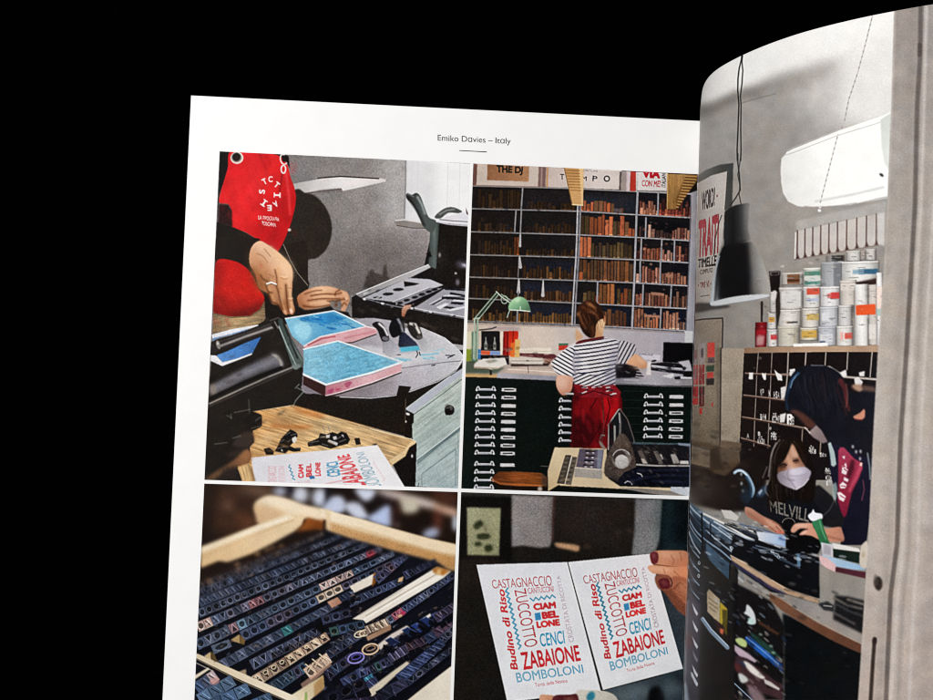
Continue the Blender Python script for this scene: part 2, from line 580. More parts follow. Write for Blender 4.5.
# the iron press behind
it(1, 'printing_machine', 'black iron proofing machine under the window')
fr(340, 155)
P('#1a1513', '640,448 862,468 850,1270 600,1240 330,1100 80,1085 78,950 110,930 560,740 610,520')
P(('#47504e', '#6b7673', '#3b4341', '600,0 632,0 660,0'), '602,460 662,452 645,700 640,760 590,740', g=.06)
C(('#2d302f', '#4f5553', '450,300 560,330'), '440,265 452,256 480,266 500,254 520,258 540,285 562,345 592,415 640,440 625,505 592,512 552,472 530,420 488,340 446,292', g=.05)
L('#aab0ae', '518,282 545,330 566,390', 15, b=1.1, a=.8)
L('#15100f', '455,285 520,380 560,465', 16, b=1.2, a=.6)
L('#8f9593', '452,262 490,278', 7, b=.5, a=.6)
C('#4e524f', '630,412 690,360 750,348 812,374 790,388 722,386 668,424')
L('#a8aba8', '665,395 710,370 760,362', 10, b=.8, a=.7)
P('#e3e1e7', '645,440 700,415 825,382 866,402 862,470 700,456', g=.03)
L('#55525a', '665,430 760,440 862,446', 5)
L('#c3c0c8', '645,446 720,462 862,474', 7)
P('#4a2f2b', '838,350 858,402 842,392')
fr(340, 240)
P('#100d0c', '575,92 600,75 612,110 588,116')
E('#b9bab4', 664, 100, 8, 16, b=.7)
E('#8c88a0', 815, 165, 40, 14, 10, b=2, a=.9)
E('#d3d0da', 830, 170, 18, 9, 20, b=1)
E('#d8d5da', 771, 222, 8, 7, b=.6)
E('#8f8b96', 784, 282, 12, 22, b=1, a=.8)
P('#3c3838', '640,30 700,30 690,200 620,210', b=4, a=.4)
P('#3a332f', '150,330 175,250 195,210 215,192 232,220 282,232 292,168 306,160 318,240 334,262 240,320', b=1.0, a=.85)
P(('#8f8b8b', '#c9c6c8', '110,360 590,170'), '105,365 380,252 590,165 606,182 460,256 150,388', g=.05)
L('#efedee', '112,360 380,248 588,165', 7)
L('#17120f', '150,384 330,310 460,256', 9)
P(('#a5a3aa', '#cbc9d0', '160,380 600,260'), '152,388 450,252 600,262 690,300 352,412', g=.05)
for x, y, rx, ry in ((250, 384, 30, 8), (320, 360, 36, 10), (388, 330, 36, 10)):
    E('#15130f', x, y, rx, ry, -3)
P('#191614', '425,275 530,290 500,302 430,312')
P('#8a8890', '355,414 590,318 685,322 430,444', g=.05)
L('#e3e2e8', '352,412 592,316', 5)
for x, y in ((398, 420), (445, 401), (498, 382), (545, 362), (592, 344), (630, 330)):
    E('#17151a', x, y, 21, 9, -8)
L('#15121a', '440,436 700,326', 20)
P('#a4a2ab', '478,462 700,322 838,328 836,522 600,482', g=.06)
P('#d5d4da', '590,430 700,366 838,362 836,392 712,392 640,432')
P('#3a383f', '600,432 705,378 838,376 838,384 708,386 622,434')
for s in ('735,348 836,366 836,378 730,362', '680,376 832,388 828,402 676,392', '742,412 826,416 818,432 738,426', '688,438 772,452 764,464 684,450', '690,318 780,322 836,330 836,340 700,332'):
    P('#15131a', s)
for s in ('640,448 700,420 730,424 668,462', '760,398 836,404 836,412 750,406', '700,465 836,440 836,452 740,474'):
    P('#e6e5ea', s)
L('#d9d7dd', '500,455 600,474 836,514', 6)
L('#75737b', '152,388 210,402 285,424 400,448 495,462 600,484 834,524', 7)
for x, y in ((165, 395), (285, 424), (480, 455), (605, 480), (750, 500)):
    E('#dad8dc', x, y, 14, 7, 15)
    E('#2a2728', x + 12, y + 6, 7, 5)
P(('#c79a86', '#a56a52', '430,440 430,510'), '412,462 428,436 476,430 472,450 446,470 428,514 410,508')
P('#2b2420', '450,480 836,560 830,690 640,620', b=3, a=.5)

# round table, slabs, scrapers
it(1)
fr(0, 0, 1)
P('#1c1611', '200,340 262,350 322,350 340,350 372,350 400,350 436,350 464,350 464,470 420,490 392,464 412,438 340,419 291,405 250,415')
fr(340, 310)
it(1, 'round_table', 'round grey table under the ink slabs')
C(('#8b8188', '#b4afb7', '#cfced2', '0,560 400,450 740,230'), '120,62 330,70 540,118 700,188 792,268 822,310 815,348 770,402 650,472 470,538 360,566 200,582 0,576 -150,560 -260,520 -260,200', g=.10)
L('#dcdbe0', '540,118 700,188 792,268 822,312', 6)
L('#787580', '415,388 560,366 700,348 820,338', 5, b=.4)
L('#e6e5ea', '822,318 772,408 650,478 470,543 360,571 200,588 0,580', 5)
L('#1b1614', '826,345 772,422 650,490 470,556 360,582 200,600 0,592', 15)
P('#6d6268', '0,545 200,480 360,440 365,500 200,570 0,570', b=5, a=.45)
fr(340, 310)
it(1, 'ink_slab', 'far wooden slab spread with blue ink')
fr(0, 0, 1)
P(('#84bfd9', '#5aa2cb', '#7cb9d4', '300,330 325,318 355,328'), '285,319 334,310.6 341,313.5 366,326 340,332.8 320,336.5 303.5,346 292,336', g=.08)
P('#1d77b8', '298,318 332,313 345,320 325,324 305,322', b=1, a=.6)
for i in range(26):
    x, y = 300 + rnd.random() * 52, 315 + rnd.random() * 13
    L(rnd.choice(['#1763a8', '#2487c6', '#8fd2ee', '#1d73b5']), [(x, y), (x + 4 + 5 * rnd.random(), y + 1.5 * rnd.random() + .4)], .7 + rnd.random(), b=.5, a=.7)
C('#a5daed', '294,327 303,322 310,325 311,334 304,341 297,336', b=1.2, a=.9)
L('#eef3f6', '285.5,318.6 334,310.8 341,313.8 366,326.2', 1.3)
P('#dba9ae', '303.5,346.6 320,337.2 340,333 366,326.4 377.6,329 376.4,333.6 352,342 340,342.8 318,344 306,349.5', g=.08)
L('#f0dfe2', '304,346 320,336.8 340,332.6 366,326.6 377.4,328.8', 1.2)
L('#ad4650', '308,345 322,338.6 335,336.4', 1.4, b=.5, a=.8)
L('#c88088', '345,338 374,331.5', 2, b=.8, a=.6)
L('#43302c', '306,350 340,343.6 353,342.4 376,334.4', 1.0, b=.5)
it(1, 'ink_slab', 'near wooden slab coated evenly with blue ink')
P(('#8cc2d8', '#6cb0cd', '#7ab8d2', '315,350 330,375 390,362'), '303.5,349.5 338,341 366,350.4 402,362 372,372.5 326,384.5 303.5,374', g=.14, tex=(-14, 6, 2.2, .14))
for i in range(24):
    u, v = rnd.random(), rnd.random()
    x, y = 305 + 60 * u + 30 * v * .6, 350 + 10 * u + 22 * v * (1 - .6 * u)
    L(rnd.choice(['#bfe3f0', '#2e8cc4', '#9fd5ea', '#3a98cc']), [(x, y), (x + 3, y - .5)], .5, b=.3, a=.55)
L('#eef2f5', '302.8,374 326,384.6 372,372.6 402,362.2', 1.9)
L('#e4eef2', '303.6,349.3 338,341 366,350.2 402,361.6', 1.5)
P(('#b56f7e', '#dcb4ba', '#d7a7ae', '326,390 345,385 400,366'), '326,386 372,374.5 402,363.4 400.8,371.8 372,382.6 340,392.6 325.4,396', g=.10)
for s in ('328,391 334,388 331,394', '335,389 341,388 338,391', '345,383 352,382 347,388'):
    C('#a23a62', s, b=.7, a=.75)
L('#f0dadd', '326,395.6 340,392.2 372,382.2 400.6,371.6', .8)
P('#3a211e', '303.4,376 325.6,386 325,396.4 303,384.5')
L('#2d211d', '326,397 341,393.4 373,383.6 401,372.6', 1.2, b=.5)
fr(340, 310)
it(1)
P('#d9d9dc', '110,240 200,236 300,262 330,312 500,280 660,270 690,300 560,340 430,378 380,345 260,300', b=1, a=.7, g=.05)
for s, c in (('372,322 420,326 470,332', '#8fc3d4'), ('540,300 600,296 655,288', '#7fc0d6'), ('560,322 620,318', '#5fb0cb'), ('600,276 690,262', '#a9d0dc'), ('400,330 440,338', '#6fb6cd'), ('545,310 640,330', '#bcdbe4')):
    L(c, s, 11, b=.7, a=.85)
for s in ('512,270 518,296 506,316', '706,302 740,304 764,298', '378,297 400,298', '720,318 752,305', '612,370 632,366', '528,282 534,300'):
    L('#35323a', s, 7, b=.4)
P('#d2d0d5', '428,92 456,96 458,150 430,152')
it(1, 'spatula', 'leftmost ink scraper with a broad pale blade')
P(('#8f8f98', '#c0c0c8', '290,200 380,280'), '280,206 325,185 376,228 398,290 332,314 286,286', g=.08)
C('#1b181a', '214,98 240,78 275,86 308,128 326,182 322,205 292,210 274,198 250,136')
L('#e6e4e7', '262,92 296,122 316,166', 15, b=.8)
E('#6a6872', 302, 190, 22, 14, 10)
it(1, 'spatula', 'middle ink scraper with blue ink on its dark blade')
P(('#1f2434', '#343a4e', '400,170 500,230'), '396,162 430,148 506,216 522,240 400,252 388,238', g=.12)
P('#58b6d0', '398,250 522,238 534,268 460,276 404,280', b=.6)
C('#121014', '326,125 348,62 380,40 416,58 432,128 424,150 392,172 350,182')
L('#9a9ba4', '388,64 408,100 418,140', 15, b=1)
it(1, 'spatula', 'rightmost ink scraper with a worn handle')
P(('#a9a9ae', '#c6c6ca', '520,190 600,270'), '508,190 550,170 622,268 640,284 560,280', g=.06)
C('#2b2623', '448,98 490,78 526,110 548,166 540,192 510,196 470,162')
L('#ddd6d0', '470,92 502,98 528,150', 17, b=.9)
L('#3a3330', '490,96 500,110', 10, b=.5)
E('#57514f', 530, 182, 20, 14, 0)

# drawer cabinet
it(1, 'drawer_cabinet', 'pale grey green cabinet with a black drawer knob')
fr(340, 390)
P(('#bcc6c1', '#aebbb7', '#a9b9bb', '600,0 600,300 600,640'), '436,128 600,5 735,-92 824,-148 818,0 790,660 495,640 480,230 492,158', g=.10, tex=(-36, 16, 1.3, .12))
P('#b9bcc8', '436,128 735,-92 824,-150 824,-110 740,-50 488,152', g=.05)
L('#56625f', '494,162 640,58 820,-76', 5)
L('#d9dfe0', '440,124 600,3 735,-94', 5)
for s in ('520,200 700,70', '500,240 640,150', '560,240 800,60', '640,40 800,-70', '600,130 700,60', '690,150 800,80'):
    L('#7f918c', s, 5, b=.6, a=.55)
P('#879b9a', '500,330 800,112 800,150 505,365', b=2, a=.5)
P(('#76888a', '#5f7072', '515,480 800,250'), '514,462 690,330 802,244 800,272 700,345 512,502', g=.06)
L('#dfe8ea', '514,460 690,328 802,240', 5)
L('#98a9ab', '512,506 800,276', 4, a=.6)
L('#74868a', '546,655 545,560 772,394 770,640', 4)
L('#74868a', '550,552 772,388', 4, a=.6)
L('#55605f', '520,640 526,620', 5)
L('#7f9191', '788,262 784,640', 4, a=.6)
E('#8b8784', 714, 118, 18, 26)
E('#120f0e', 730, 134, 33, 34)
E('#55514e', 742, 122, 11, 13, b=.6)
E('#100d0c', 712, 150, 12, 18)
it(1)
P('#17110f', '432,150 492,160 490,218 476,232 470,330 430,320 440,225')
E('#e6e2dc', 452, 160, 14, 8, 20)
E('#d7d3cf', 438, 210, 6, 8)
P('#1d1612', '392,-30 474,-22 440,58 434,215 402,212 366,82', b=.3)
L('#6a5f55', '438,60 434,200', 5, a=.7)

# board, type, card
it(1, 'wooden_board', 'pale wooden bench board with type scattered on it')
fr(0, 0, 1)
P(('#c99a63', '#d9b98a', '#c9a678', '265,408 300,430 400,450'), '250,411 260,409.5 291,404.2 340,418.3 412,439.3 415.8,442.3 406,450 392.5,465 385,486 236,486 236,462 250,450', g=.07, tex=(17, 16, 1.4, .34))
fr(200, 390)
C('#b06a34', '470,228 560,226 745,240 700,262 540,258 480,250', b=1.6, a=.75)
C('#bb7138', '630,118 740,140 840,175 780,184 690,160 640,138', b=1.6, a=.8)
C('#a8744a', '430,170 560,190 600,215 480,205', b=2, a=.5)
C('#e8cfa6', '400,290 520,280 620,262 480,330 370,420 345,400', b=4, a=.5)
L('#efd9b4', '360,140 480,122 602,104', 6)
L('#7a5530', '620,100 933,190 1160,250', 5, a=.8)
fr(340, 390)
P('#140f0e', '352,496 430,438 460,378 512,345 502,650 430,650', b=.3)
P('#e3c79a', '328,470 420,408 480,336 505,345 508,352 462,382 436,440 352,498', b=.4)
L('#efdcb8', '200,258 350,298 482,330 505,346', 5)
E('#cfccd0', 480, 440, 6, 12)
it(1, 'type_pile', 'small heap of black type blocks near the press')
fr(200, 390)
C('#c7b08c', '420,420 520,425 670,412 640,430 470,440', b=2, a=.6)
P('#171413', '498,408 520,370 540,325 572,290 602,262 640,280 652,302 640,330 600,372 628,386 672,384 668,408 622,412 590,402 570,422 512,412')
P('#1d1917', '424,392 462,384 494,410 488,430 440,430')
P('#dedad5', '612,322 636,308 648,322 632,356 616,345')
for s in ('570,300 600,282', '608,300 640,292', '538,345 560,330', '520,388 560,378', '640,388 668,392', '585,345 605,330'):
    L('#6b6562', s, 6, b=.4, a=.8)
P('#e8e4df', '540,392 552,400 545,412')
it(1, 'type_pile', 'larger heap of black type blocks behind the card')
P('#191615', '716,352 742,340 790,320 800,288 842,296 880,280 918,292 940,276 976,286 1000,330 986,358 930,372 870,392 800,368 722,378')
for s in ('838,300 866,296 864,316 842,320', '884,312 908,306 914,326 892,334', '858,330 920,352 912,372 850,344', '940,300 955,296 960,320'):
    P('#c9c5c6', s)
for s in ('740,350 790,340', '800,318 830,310', '930,345 970,330', '815,360 850,370', '820,250 836,290', '852,240 866,280', '905,330 940,310'):
    L('#8a8585', s, 5, b=.5, a=.7)
P('#241d18', '1028,322 1062,318 1072,362 1040,366')
P('#3a3029', '1150,360 1180,356 1178,372 1152,374', b=.6)
it(1, 'printed_card', 'printed card lying on the bench board')
fr(0, 0, 1)
P(('#dcdae0', '#efedf0', '260,470 380,450'), '251,457.6 300,452.6 340,449 377.5,445 404.8,486.6 380,492 255.5,488', g=.04)
T('#d98d92', 'CASTAGNACCIO', '268,487 268,466 276,466 277,487', b=.4, a=.75)
T('#dba0a4', 'CANTUCCINI', '278,484 279,466 284,466 286,484', b=.4, a=.65)
L('#4f9cbd', wave((289, 465), (294, 480), 8, 1.0), 1.0, b=.35)
for i, (a_, b_) in enumerate((('CIAM', 298), ('BEL', 306), ('LONE', 315))):
    T('#d5484c', a_, [(b_, 478 - i), (b_ + .3, 464.5 - i), (b_ + 5.2, 464.3 - i), (b_ + 6, 478 - i)], bold=.05, b=.3)
P('#4477a8', '309,476 314,475.6 315,478.6 310,479')
T('#5f9fc0', 'CENCI', '327,477 326,463 338,461 341,476', bold=.03, b=.3)
L('#dda0a4', '325,484 345,480', 1.2, b=.6, a=.7)
T('#da5a60', 'ZABAIONE', '344,489 337,456 349,453.6 368,487', bold=.03, b=.3)
T('#8cafbf', 'BOMBOLONI', '366,488 356,453 364,451.6 382,486', b=.3, a=.9)
T('#e0a8ac', 'Torta della Nonna', '384,482 372,462 374,461 386,480', b=.3, a=.6)
T('#d98d92', 'ZUCCOTTO', '284,492 310,488 310,480 284,484', b=.4, a=.55)

# the press in front
it(1, 'printing_press', 'dark roller press in the near corner')
P('#1f1a16', '262,322 279,318 284,322 292,340 303.5,361 302,385 297,394 292,405 253,411.5 261.5,415 261.8,426 252.5,431 254,442 249.5,447 251,456 249,462 237.5,466 243,484 200,486 207,420 212,350 214,345 240,336', g=.06)
fr(200, 310)
P('#e4e5ea', '78,165 200,130 385,98 392,104 330,124 200,165 84,192')
P('#6f93c6', '82,190 200,160 330,124 300,140 140,180 84,205')
P(('#5c8fcb', '#3c70b4', '120,300 380,200'), '110,302 180,275 300,220 408,178 350,288 250,325 150,352', g=.10)
P('#e9e9ed', '70,300 110,304 150,348 250,322 348,286 346,298 250,335 148,374 72,340')
P('#272220', '75,215 110,196 200,172 480,78 520,100 520,130 400,172 250,225 130,270 76,300')
L('#a39b98', '142,238 300,178 492,112', 15, b=1)
L('#4a4440', '120,215 300,158 480,92', 8, b=.8, a=.8)
E('#8a8580', 122, 232, 14, 30, -15)
E('#d8d3cc', 118, 222, 6, 10, -15, b=.5)
P('#1c1714', '470,95 530,52 560,70 545,120 500,135', b=.4)
L('#8d8885', '498,80 520,120', 7, b=.7)
L('#57514e', '470,70 520,52 545,66', 7, b=.6)
C('#5d5b62', '75,500 300,370 470,290 520,296 552,350 540,378 400,420 100,568 70,560', b=2.5, g=.10)
L('#8c8a93', '90,520 300,420 500,335', 34, b=4, a=.8)
L('#16110f', '75,470 260,375 440,285', 30, b=3, a=.9)
C('#aaa49f', '476,296 515,300 548,342 552,372 535,376 520,335', b=.9, a=.9)
C('#95877a', '72,505 100,500 105,550 72,562', b=1.5, a=.8)
L('#0f0c0b', '70,590 300,480 540,386', 22, b=1)
L('#969089', '64,624 300,515 470,440 612,384', 11, b=.7)
L('#4b4542', '64,640 300,535 612,400', 9, b=1, a=.8)
P(('#3a4442', '#5d6a67', '540,90 670,370'), '520,66 545,60 600,170 690,330 676,380 622,392 600,330 528,120', g=.06)
L('#a3b0ac', '526,110 580,240 642,372', 8, b=.5)
L('#86928f', '588,180 640,270 682,338', 6, b=.5, a=.8)
L('#12100f', '556,90 650,320', 9, b=.8, a=.8)
C('#7d8785', '610,375 650,360 672,372 640,398', b=.6)
for s in ('690,300 696,330 680,380', '650,520 690,540', '620,640 640,600 690,545', '636,520 660,495'):
    L('#9aa19e', s, 6, b=.5, a=.7)
L('#5b5652', '325,600 330,690', 8, b=1, a=.7)
fr(200, 390)
C(('#4a3426', '#8e6242', '60,590 300,420'), '36,596 60,570 200,485 300,398 338,410 345,440 325,490 250,512 150,560 60,610', b=1.4, g=.08)
C('#a1744f', '60,585 180,520 230,500 220,520 100,585', b=2, a=.7)
P('#2c2320', '150,520 240,500 270,600 120,606', b=2, a=.9)
C('#1b1613', '345,150 400,165 412,200 404,240 355,265 300,250 300,180', b=.8)
C('#3b302b', '260,300 340,275 362,310 358,345 320,380 220,370', b=1.2, a=.9)
C('#4b3a32', '170,430 290,395 240,440', b=2, a=.6)
for s in ('180,170 210,185', '230,150 330,130', '370,205 404,180', '220,320 270,305', '100,360 180,350', '205,160 208,190', '345,255 405,238'):
    L('#7a7570', s, 6, b=.8, a=.6)
P('#c8a676', '250,518 300,500 332,490 366,606 284,606', b=.5, g=.05, tex=(75, 14, 1.5, .25))
P('#7d5c3a', '330,500 345,520 372,606 352,606', b=.8, a=.7)

fr(0, 0, 1)
# wear, weave and dust
specks('222,152 300,160 296,235 280,250 222,220', 60, ['#a31016', '#f04448', '#8e0d12'], 2.2, 1.2, .12, 75, 2.4)
specks('205,300 262,262 262,318 205,330', 40, ['#8a120d', '#e0352c'], 1.8, 1, .15, 60, 2)
specks('212,345 300,330 300,400 215,470', 60, ['#3b3430', '#0c0a09', '#302823'], 1.2, .9, .3, -25, 3)
specks('345,285 465,300 462,320 352,300', 60, ['#f0eff4', '#2a282e', '#6f6d76'], 1.1, .4, .45, -20, 2)
specks('258,414 291,406 410,440 400,452 378,444 252,456', 60, ['#8a5a2c', '#efd6ab', '#a87440'], 1.6, .6, .25, 17, 3)
specks('342,330 460,355 400,395 345,395', 60, ['#8f8c94', '#e4e3e8', '#6a676e'], 1.2, .6, .25, -10, 2.5)
specks('420,400 460,375 458,485 420,485', 50, ['#8a9b98', '#d5dfdc', '#6f807e'], 1.4, .6, .25, -36, 3)
specks('345,300 460,330 455,350 350,310', 30, ['#4a423c', '#2e2824'], 1.8, .8, .4, 15, 2)

# ================================================================== picture 2: the type shelves
it(2)
fr(0, 0, 1)
P('#14100e', '470,160 705,170 700,502 456,492', g=.06)
P(('#1c1512', '#1d1a1c', '#151419', '475,0 580,0 690,0'), '470,186 694,194 690,335 466,325', g=.12)
for s, c in (('580,196 636,194 636,214 579,212', '#272a33'), ('524,190 576,190 576,210 523,209', '#201c1e'), ('523,260 575,262 574,278 522,276', '#1d1e28'), ('522,282 574,284 573,300 521,297', '#20222e'), ('521,302 573,306 572,322 520,319', '#1f2230'),
             ('600,285 632,286 630,304 598,302', '#1a1d28'), ('640,309 684,310 684,330 634,328', '#12182a'), ('600,306 631,308 630,326 598,324', '#191e2c'), ('638,220 690,222 690,238 636,236', '#0c0d12')):
    P(c, s, b=2.5, a=.9)

Sx = lambda s: [tuple(map(float, q.split(','))) for q in s.split()]
LINES = [Sx('473,186 561,188.2 637,191.6 692,194'), Sx('472,208.7 577.5,211.3 636.3,214.8 692,217.8'), Sx('471,231.8 576.8,234.8 635.5,237.4 690,240.8'),
         Sx('470.5,254.8 576,257.4 634.8,259.8 689,262.9'), Sx('470,277.1 574,280.5 634,282.8 688,285.9'), Sx('469,298.4 573.3,303 632.5,306 687,308.7'), Sx('468,321 574,324.8 631.8,327.8 686,330.8')]
def ly(i, x):
    p = LINES[i]
    return float(np.interp(x, [q[0] for q in p], [q[1] for q in p]))
DIM = ['#3a2817', '#4a321b', '#33241a', '#412c18', '#2c201a']
MID = ['#8a4c30', '#6a422a', '#50402a', '#453524', '#7a442c', '#5c4830']
BRT = ['#a86040', '#b4623c', '#8e4a30', '#6c4a34', '#a0553a']
RED = ['#94604c', '#7a4436', '#a87660', '#5c3430', '#b08872', '#4c2c28']
it(2, 'type_rows', 'rows of wooden type standing on the shelves')
def books(i, x0, x1, h0, h1, pal, wd=2.6, gap=.45, tip=.3, a=1.0):
    x = x0
    while x < x1 - 1:
        wv = wd * (0.75 + .5 * rnd.random())
        h = h1 - (h1 - h0) * rnd.random() ** 2
        yb = ly(i, x) - .6
        c = hexc(rnd.choice(pal))
        c = c * (0.75 + .45 * rnd.random())
        P(tuple(c), [(x, yb), (x + wv - gap, yb), (x + wv - gap + .3, yb - h), (x + .3, yb - h)], b=.3, a=a, g=.10)
        L(tuple(c * .55), [(x + wv - gap, yb), (x + wv - gap + .3, yb - h)], .6, a=.8 * a)
        if rnd.random() < tip:
            P(tuple(np.minimum(c * 1.5 + .1, 1)), [(x, yb), (x + wv - gap, yb), (x + wv - gap, yb - 1.3), (x, yb - 1.3)], b=.3, a=.8 * a)
        x += wv + .15
books(1, 478, 521, 8, 19, DIM, 3.2, a=.8); books(1, 527, 574, 4, 8, DIM, 3.4, a=.9); books(1, 580, 612, 7, 11, BRT, 3.9); books(1, 612, 622, 3, 6, MID, 4, a=.6)
P('#6d7080', '614,208.4 622,208.6 622,212.6 614,212.2', a=.5)
books(2, 478, 514, 3, 9, DIM, 3.4, a=.7); books(2, 526, 575, 5, 10, DIM, 3.2, a=.8)
books(2, 580, 602, 15, 19, MID, 4); books(2, 602, 613, 15, 22, BRT, 3.6); books(2, 613, 620, 12, 15, MID, 4, a=.7); books(2, 620, 628, 14, 20, BRT, 4); books(2, 628, 635, 5, 8, BRT, 4)
books(3, 478, 500, 8, 14, DIM, 3, a=.9); books(3, 500, 514, 6, 15, DIM, 3); books(3, 514, 519, 11, 18, ['#7a2f1c', '#6a3a20'], 3); books(3, 526, 574, 3, 7, DIM, 3, a=.9, tip=.8)
books(3, 579.5, 591, 20, 22, BRT, 3.9); books(3, 591, 633, 11, 16, ['#5c4a30', '#4e3e28', '#6a5638', '#46362a'], 3.7, tip=.9)
books(4, 473, 518, 5, 12, DIM, 3, a=.8); books(4, 523, 572, 6, 13, ['#4a3220', '#5a3c22', '#3c2a1c'], 3); books(4, 579, 632, 17, 22, ['#6a432c', '#784c30', '#503a28', '#5c4230'], 3.6, tip=.6); books(4, 579, 586, 6, 8, MID, 3.4)
books(5, 472, 515, 4, 13, DIM, 3.2, a=.8); books(5, 524, 571, 6, 11, ['#4c3322', '#5e4028', '#3e2a1c'], 3, tip=.5); books(5, 583, 597, 8, 12, MID, 4, tip=.8); books(5, 599, 612, 15, 21, ['#8a5432', '#6a4428', '#a0643c'], 3.4); books(5, 617, 631, 8, 17, MID, 3.4)
books(6, 472, 516, 6, 12, ['#3c2a1a', '#4e361e', '#5c4024'], 3.1, tip=.7); books(6, 518, 573, 6, 11, ['#4a3420', '#5c4228', '#6a4a2c'], 3.1, tip=.8); books(6, 601, 626, 12, 17, ['#6a442e', '#4e3428', '#7a5034'], 3.6)
books(1, 639.5, 656.5, 8, 14, RED, 3, tip=.2); books(1, 640, 657, 4, 7, ['#c08a70', '#b87a60'], 3.2); books(1, 659, 690, 6, 17, ['#5a2e28', '#6e3a30', '#4a2826', '#8a4a3a'], 2.9, tip=.5); books(1, 659, 682, 4, 7, ['#9a4a3a', '#b06048', '#7a3830'], 3)
books(2, 639, 645, 10, 14, ['#2c2426', '#4a3430'], 2.6); books(2, 648, 656, 8, 13, ['#b08070', '#c09a86'], 3); books(2, 656, 672, 4, 10, ['#3a2a28', '#5a3e38', '#2e2424'], 3); books(2, 672, 688.5, 7, 12, ['#8a5a4c', '#6a3e36', '#a87866'], 3)
books(3, 637, 641, 5, 12, RED, 2.6); books(3, 643, 661, 8, 13, ['#9a5e48', '#8a4c3a', '#b07a64'], 3); books(3, 662, 673, 5, 11, ['#c09482', '#8a5646', '#a87260'], 3, tip=.6); books(3, 675, 688, 6, 18, RED, 2.9)
books(4, 636, 640, 6, 9, ['#b08878'], 3); books(4, 642, 660, 12, 17, ['#8a5a4a', '#a07060', '#6c4238'], 3); books(4, 661.5, 686.5, 6, 12, ['#90604e', '#b07a62', '#6a3e34'], 3, tip=.2)
books(5, 635.5, 642, 8, 13, ['#9a6250', '#7a483a'], 3); books(5, 645, 669, 8, 14, ['#9c6a54', '#a87a66', '#70443a'], 3); books(5, 673, 686, 9, 16, ['#8a6450', '#6a4a3c', '#4a3630'], 3)
books(6, 634, 644, 14, 19, ['#8a5c46', '#a06a50', '#6a4434'], 3); books(6, 644, 659, 8, 12, ['#b06e50', '#8a5640', '#c08a6c'], 3); books(6, 663, 677, 12, 18, ['#9a6a54', '#7a4e3e', '#ac7c66'], 3); books(6, 677, 684, 5, 8, ['#b08a78', '#7a4e40'], 3)
for s in ('644,314.3 660,315.4 660,318 644,317', '644,306 644,308 634,307.6 634,309', '651,292 664,293.4 664,296 651,295', '666,273.6 673,274 673,278 666,277.4'):
    P('#a87a64', s)
# the leaning posts of type and the wider lights on the right
it(2, 'type_shelves', 'tall grey shelves filled with wooden type')
for i, l in enumerate(LINES):
    L(('#77726f', '#8f8b8e', '#a9a6aa', '470,0 575,0 690,0') if _fr[2] == 1 else '#8f8b8e', l, 1.35 + .1 * (i > 3), b=.25)
    L('#0b0908', [(x, y + 1.5) for x, y in l], 1.2, b=.4, a=.7)
def V(s, c='#9a979c', wd=1.4, w2=None):
    L(c, s, wd, w2, b=.25)
V('522.8,187 521.2,209.5', '#8d898b'); V('521.4,210 520.4,233', '#8d898b'); V('516,211 514.6,232', '#8d898b'); V('520.4,234 520,246', '#b3b0b0', 1.4, 2.6); V('519,258 518,277', '#6d6868', 1.2)
V('519.6,256.5 520.4,267', '#b9b6b7', 1.4, 3.4); V('518.9,279 518.5,292', '#b9b6b7', 1.4, 3.6); V('518.3,292 517.8,299', '#6d6868'); V('543.2,280.5 542.8,295.5', '#bfbcbd', 1, 3.2); V('517.6,306 517,322.5', '#8d898b', 1.5)
V('580.6,205 579.6,232 578.5,258 577,281 575.6,303 574.6,325', '#85838a', 1.6); V('577.8,205 577,232 576,258 574.4,281 573,303 572,325', '#b1afb4', 1.6)
V('637.6,192 636.6,215 635.8,238 635,260 634.2,283 633,306 632,328', '#a5a4ab', 2)
for s in ('658.2,193 657.8,216', '646,218 645.4,238.6', '661.8,240 661,262', '674.6,241 674,262.4', '641.4,239 640.8,261', '640.2,262 640,283', '660.4,262 660,284.6', '597.6,282.4 597,305', '643.2,285 642.4,306.8', '671.4,286 670.2,308', '661,308.6 660,330'):
    V(s, '#97969c', 1.5)
P(('#a2a0a8', '#85838a', '690,0 697,0'), '690.6,193 698.5,190 694,345 692,345 684,344 685.4,331 687.4,308 689.2,262 691,218', g=.05)
L('#5d5b62', '691,196 689,262 686,330', 1.0)
P('#cfd0d2', '684.5,331 693,331 692,347 681,346')
it(2)
P(('#cbbaaa', '#d8c9bd', '#bdb6ba', '#aeaab4', '470,0 540,0 620,0 685,0'), '466,322.2 574,326 632,329 685,332 683,388 590,384 464,378', g=.06)
P('#a9959c', '488,326 520,327 520,331 488,330', b=1, a=.6)
L('#8a7c78', '468,323.4 574,327 632,330 684,333', 1.6, b=.6, a=.6)

# posters over the shelves
fr(465, 155)
P('#b9a497', '60,50 640,70 640,215 60,205', g=.05)
P('#6e4c44', '55,55 82,62 76,205 50,200')
it(2, 'poster', 'poster with a brown panel reading THE DJ')
P('#cdbdb2', '84,60 492,80 486,212 78,202', g=.06)
P(('#8a5f44', '#b58560', '150,80 420,170'), '150,62 428,78 424,178 147,168', g=.09)
T('#16201d', 'THE DJ', '208,66 388,78 382,138 210,132', bold=.05)
L('#8d7c74', '80,203 486,214', 8)
it(2)
P('#7d615e', '492,78 540,82 534,214 486,212', g=.05)
L('#a88d86', '512,80 508,212', 10, b=.7)
L('#c8905a', '551,84 546,214', 8)
it(2, 'poster', 'pale poster with widely spaced letters T M P O')
P(('#c9b9b1', '#d8cdc8', '560,80 900,180'), '558,84 1045,100 1040,232 552,214', g=.05)
T('#22262a', 'T', '634,126 662,128 661,166 634,164', bold=.02)
fr(565, 160)
T('#22262a', 'M', '112,106 146,110 144,140 110,136', bold=.02)
T('#22262a', 'P', '184,104 216,108 214,144 182,141', bold=.02)
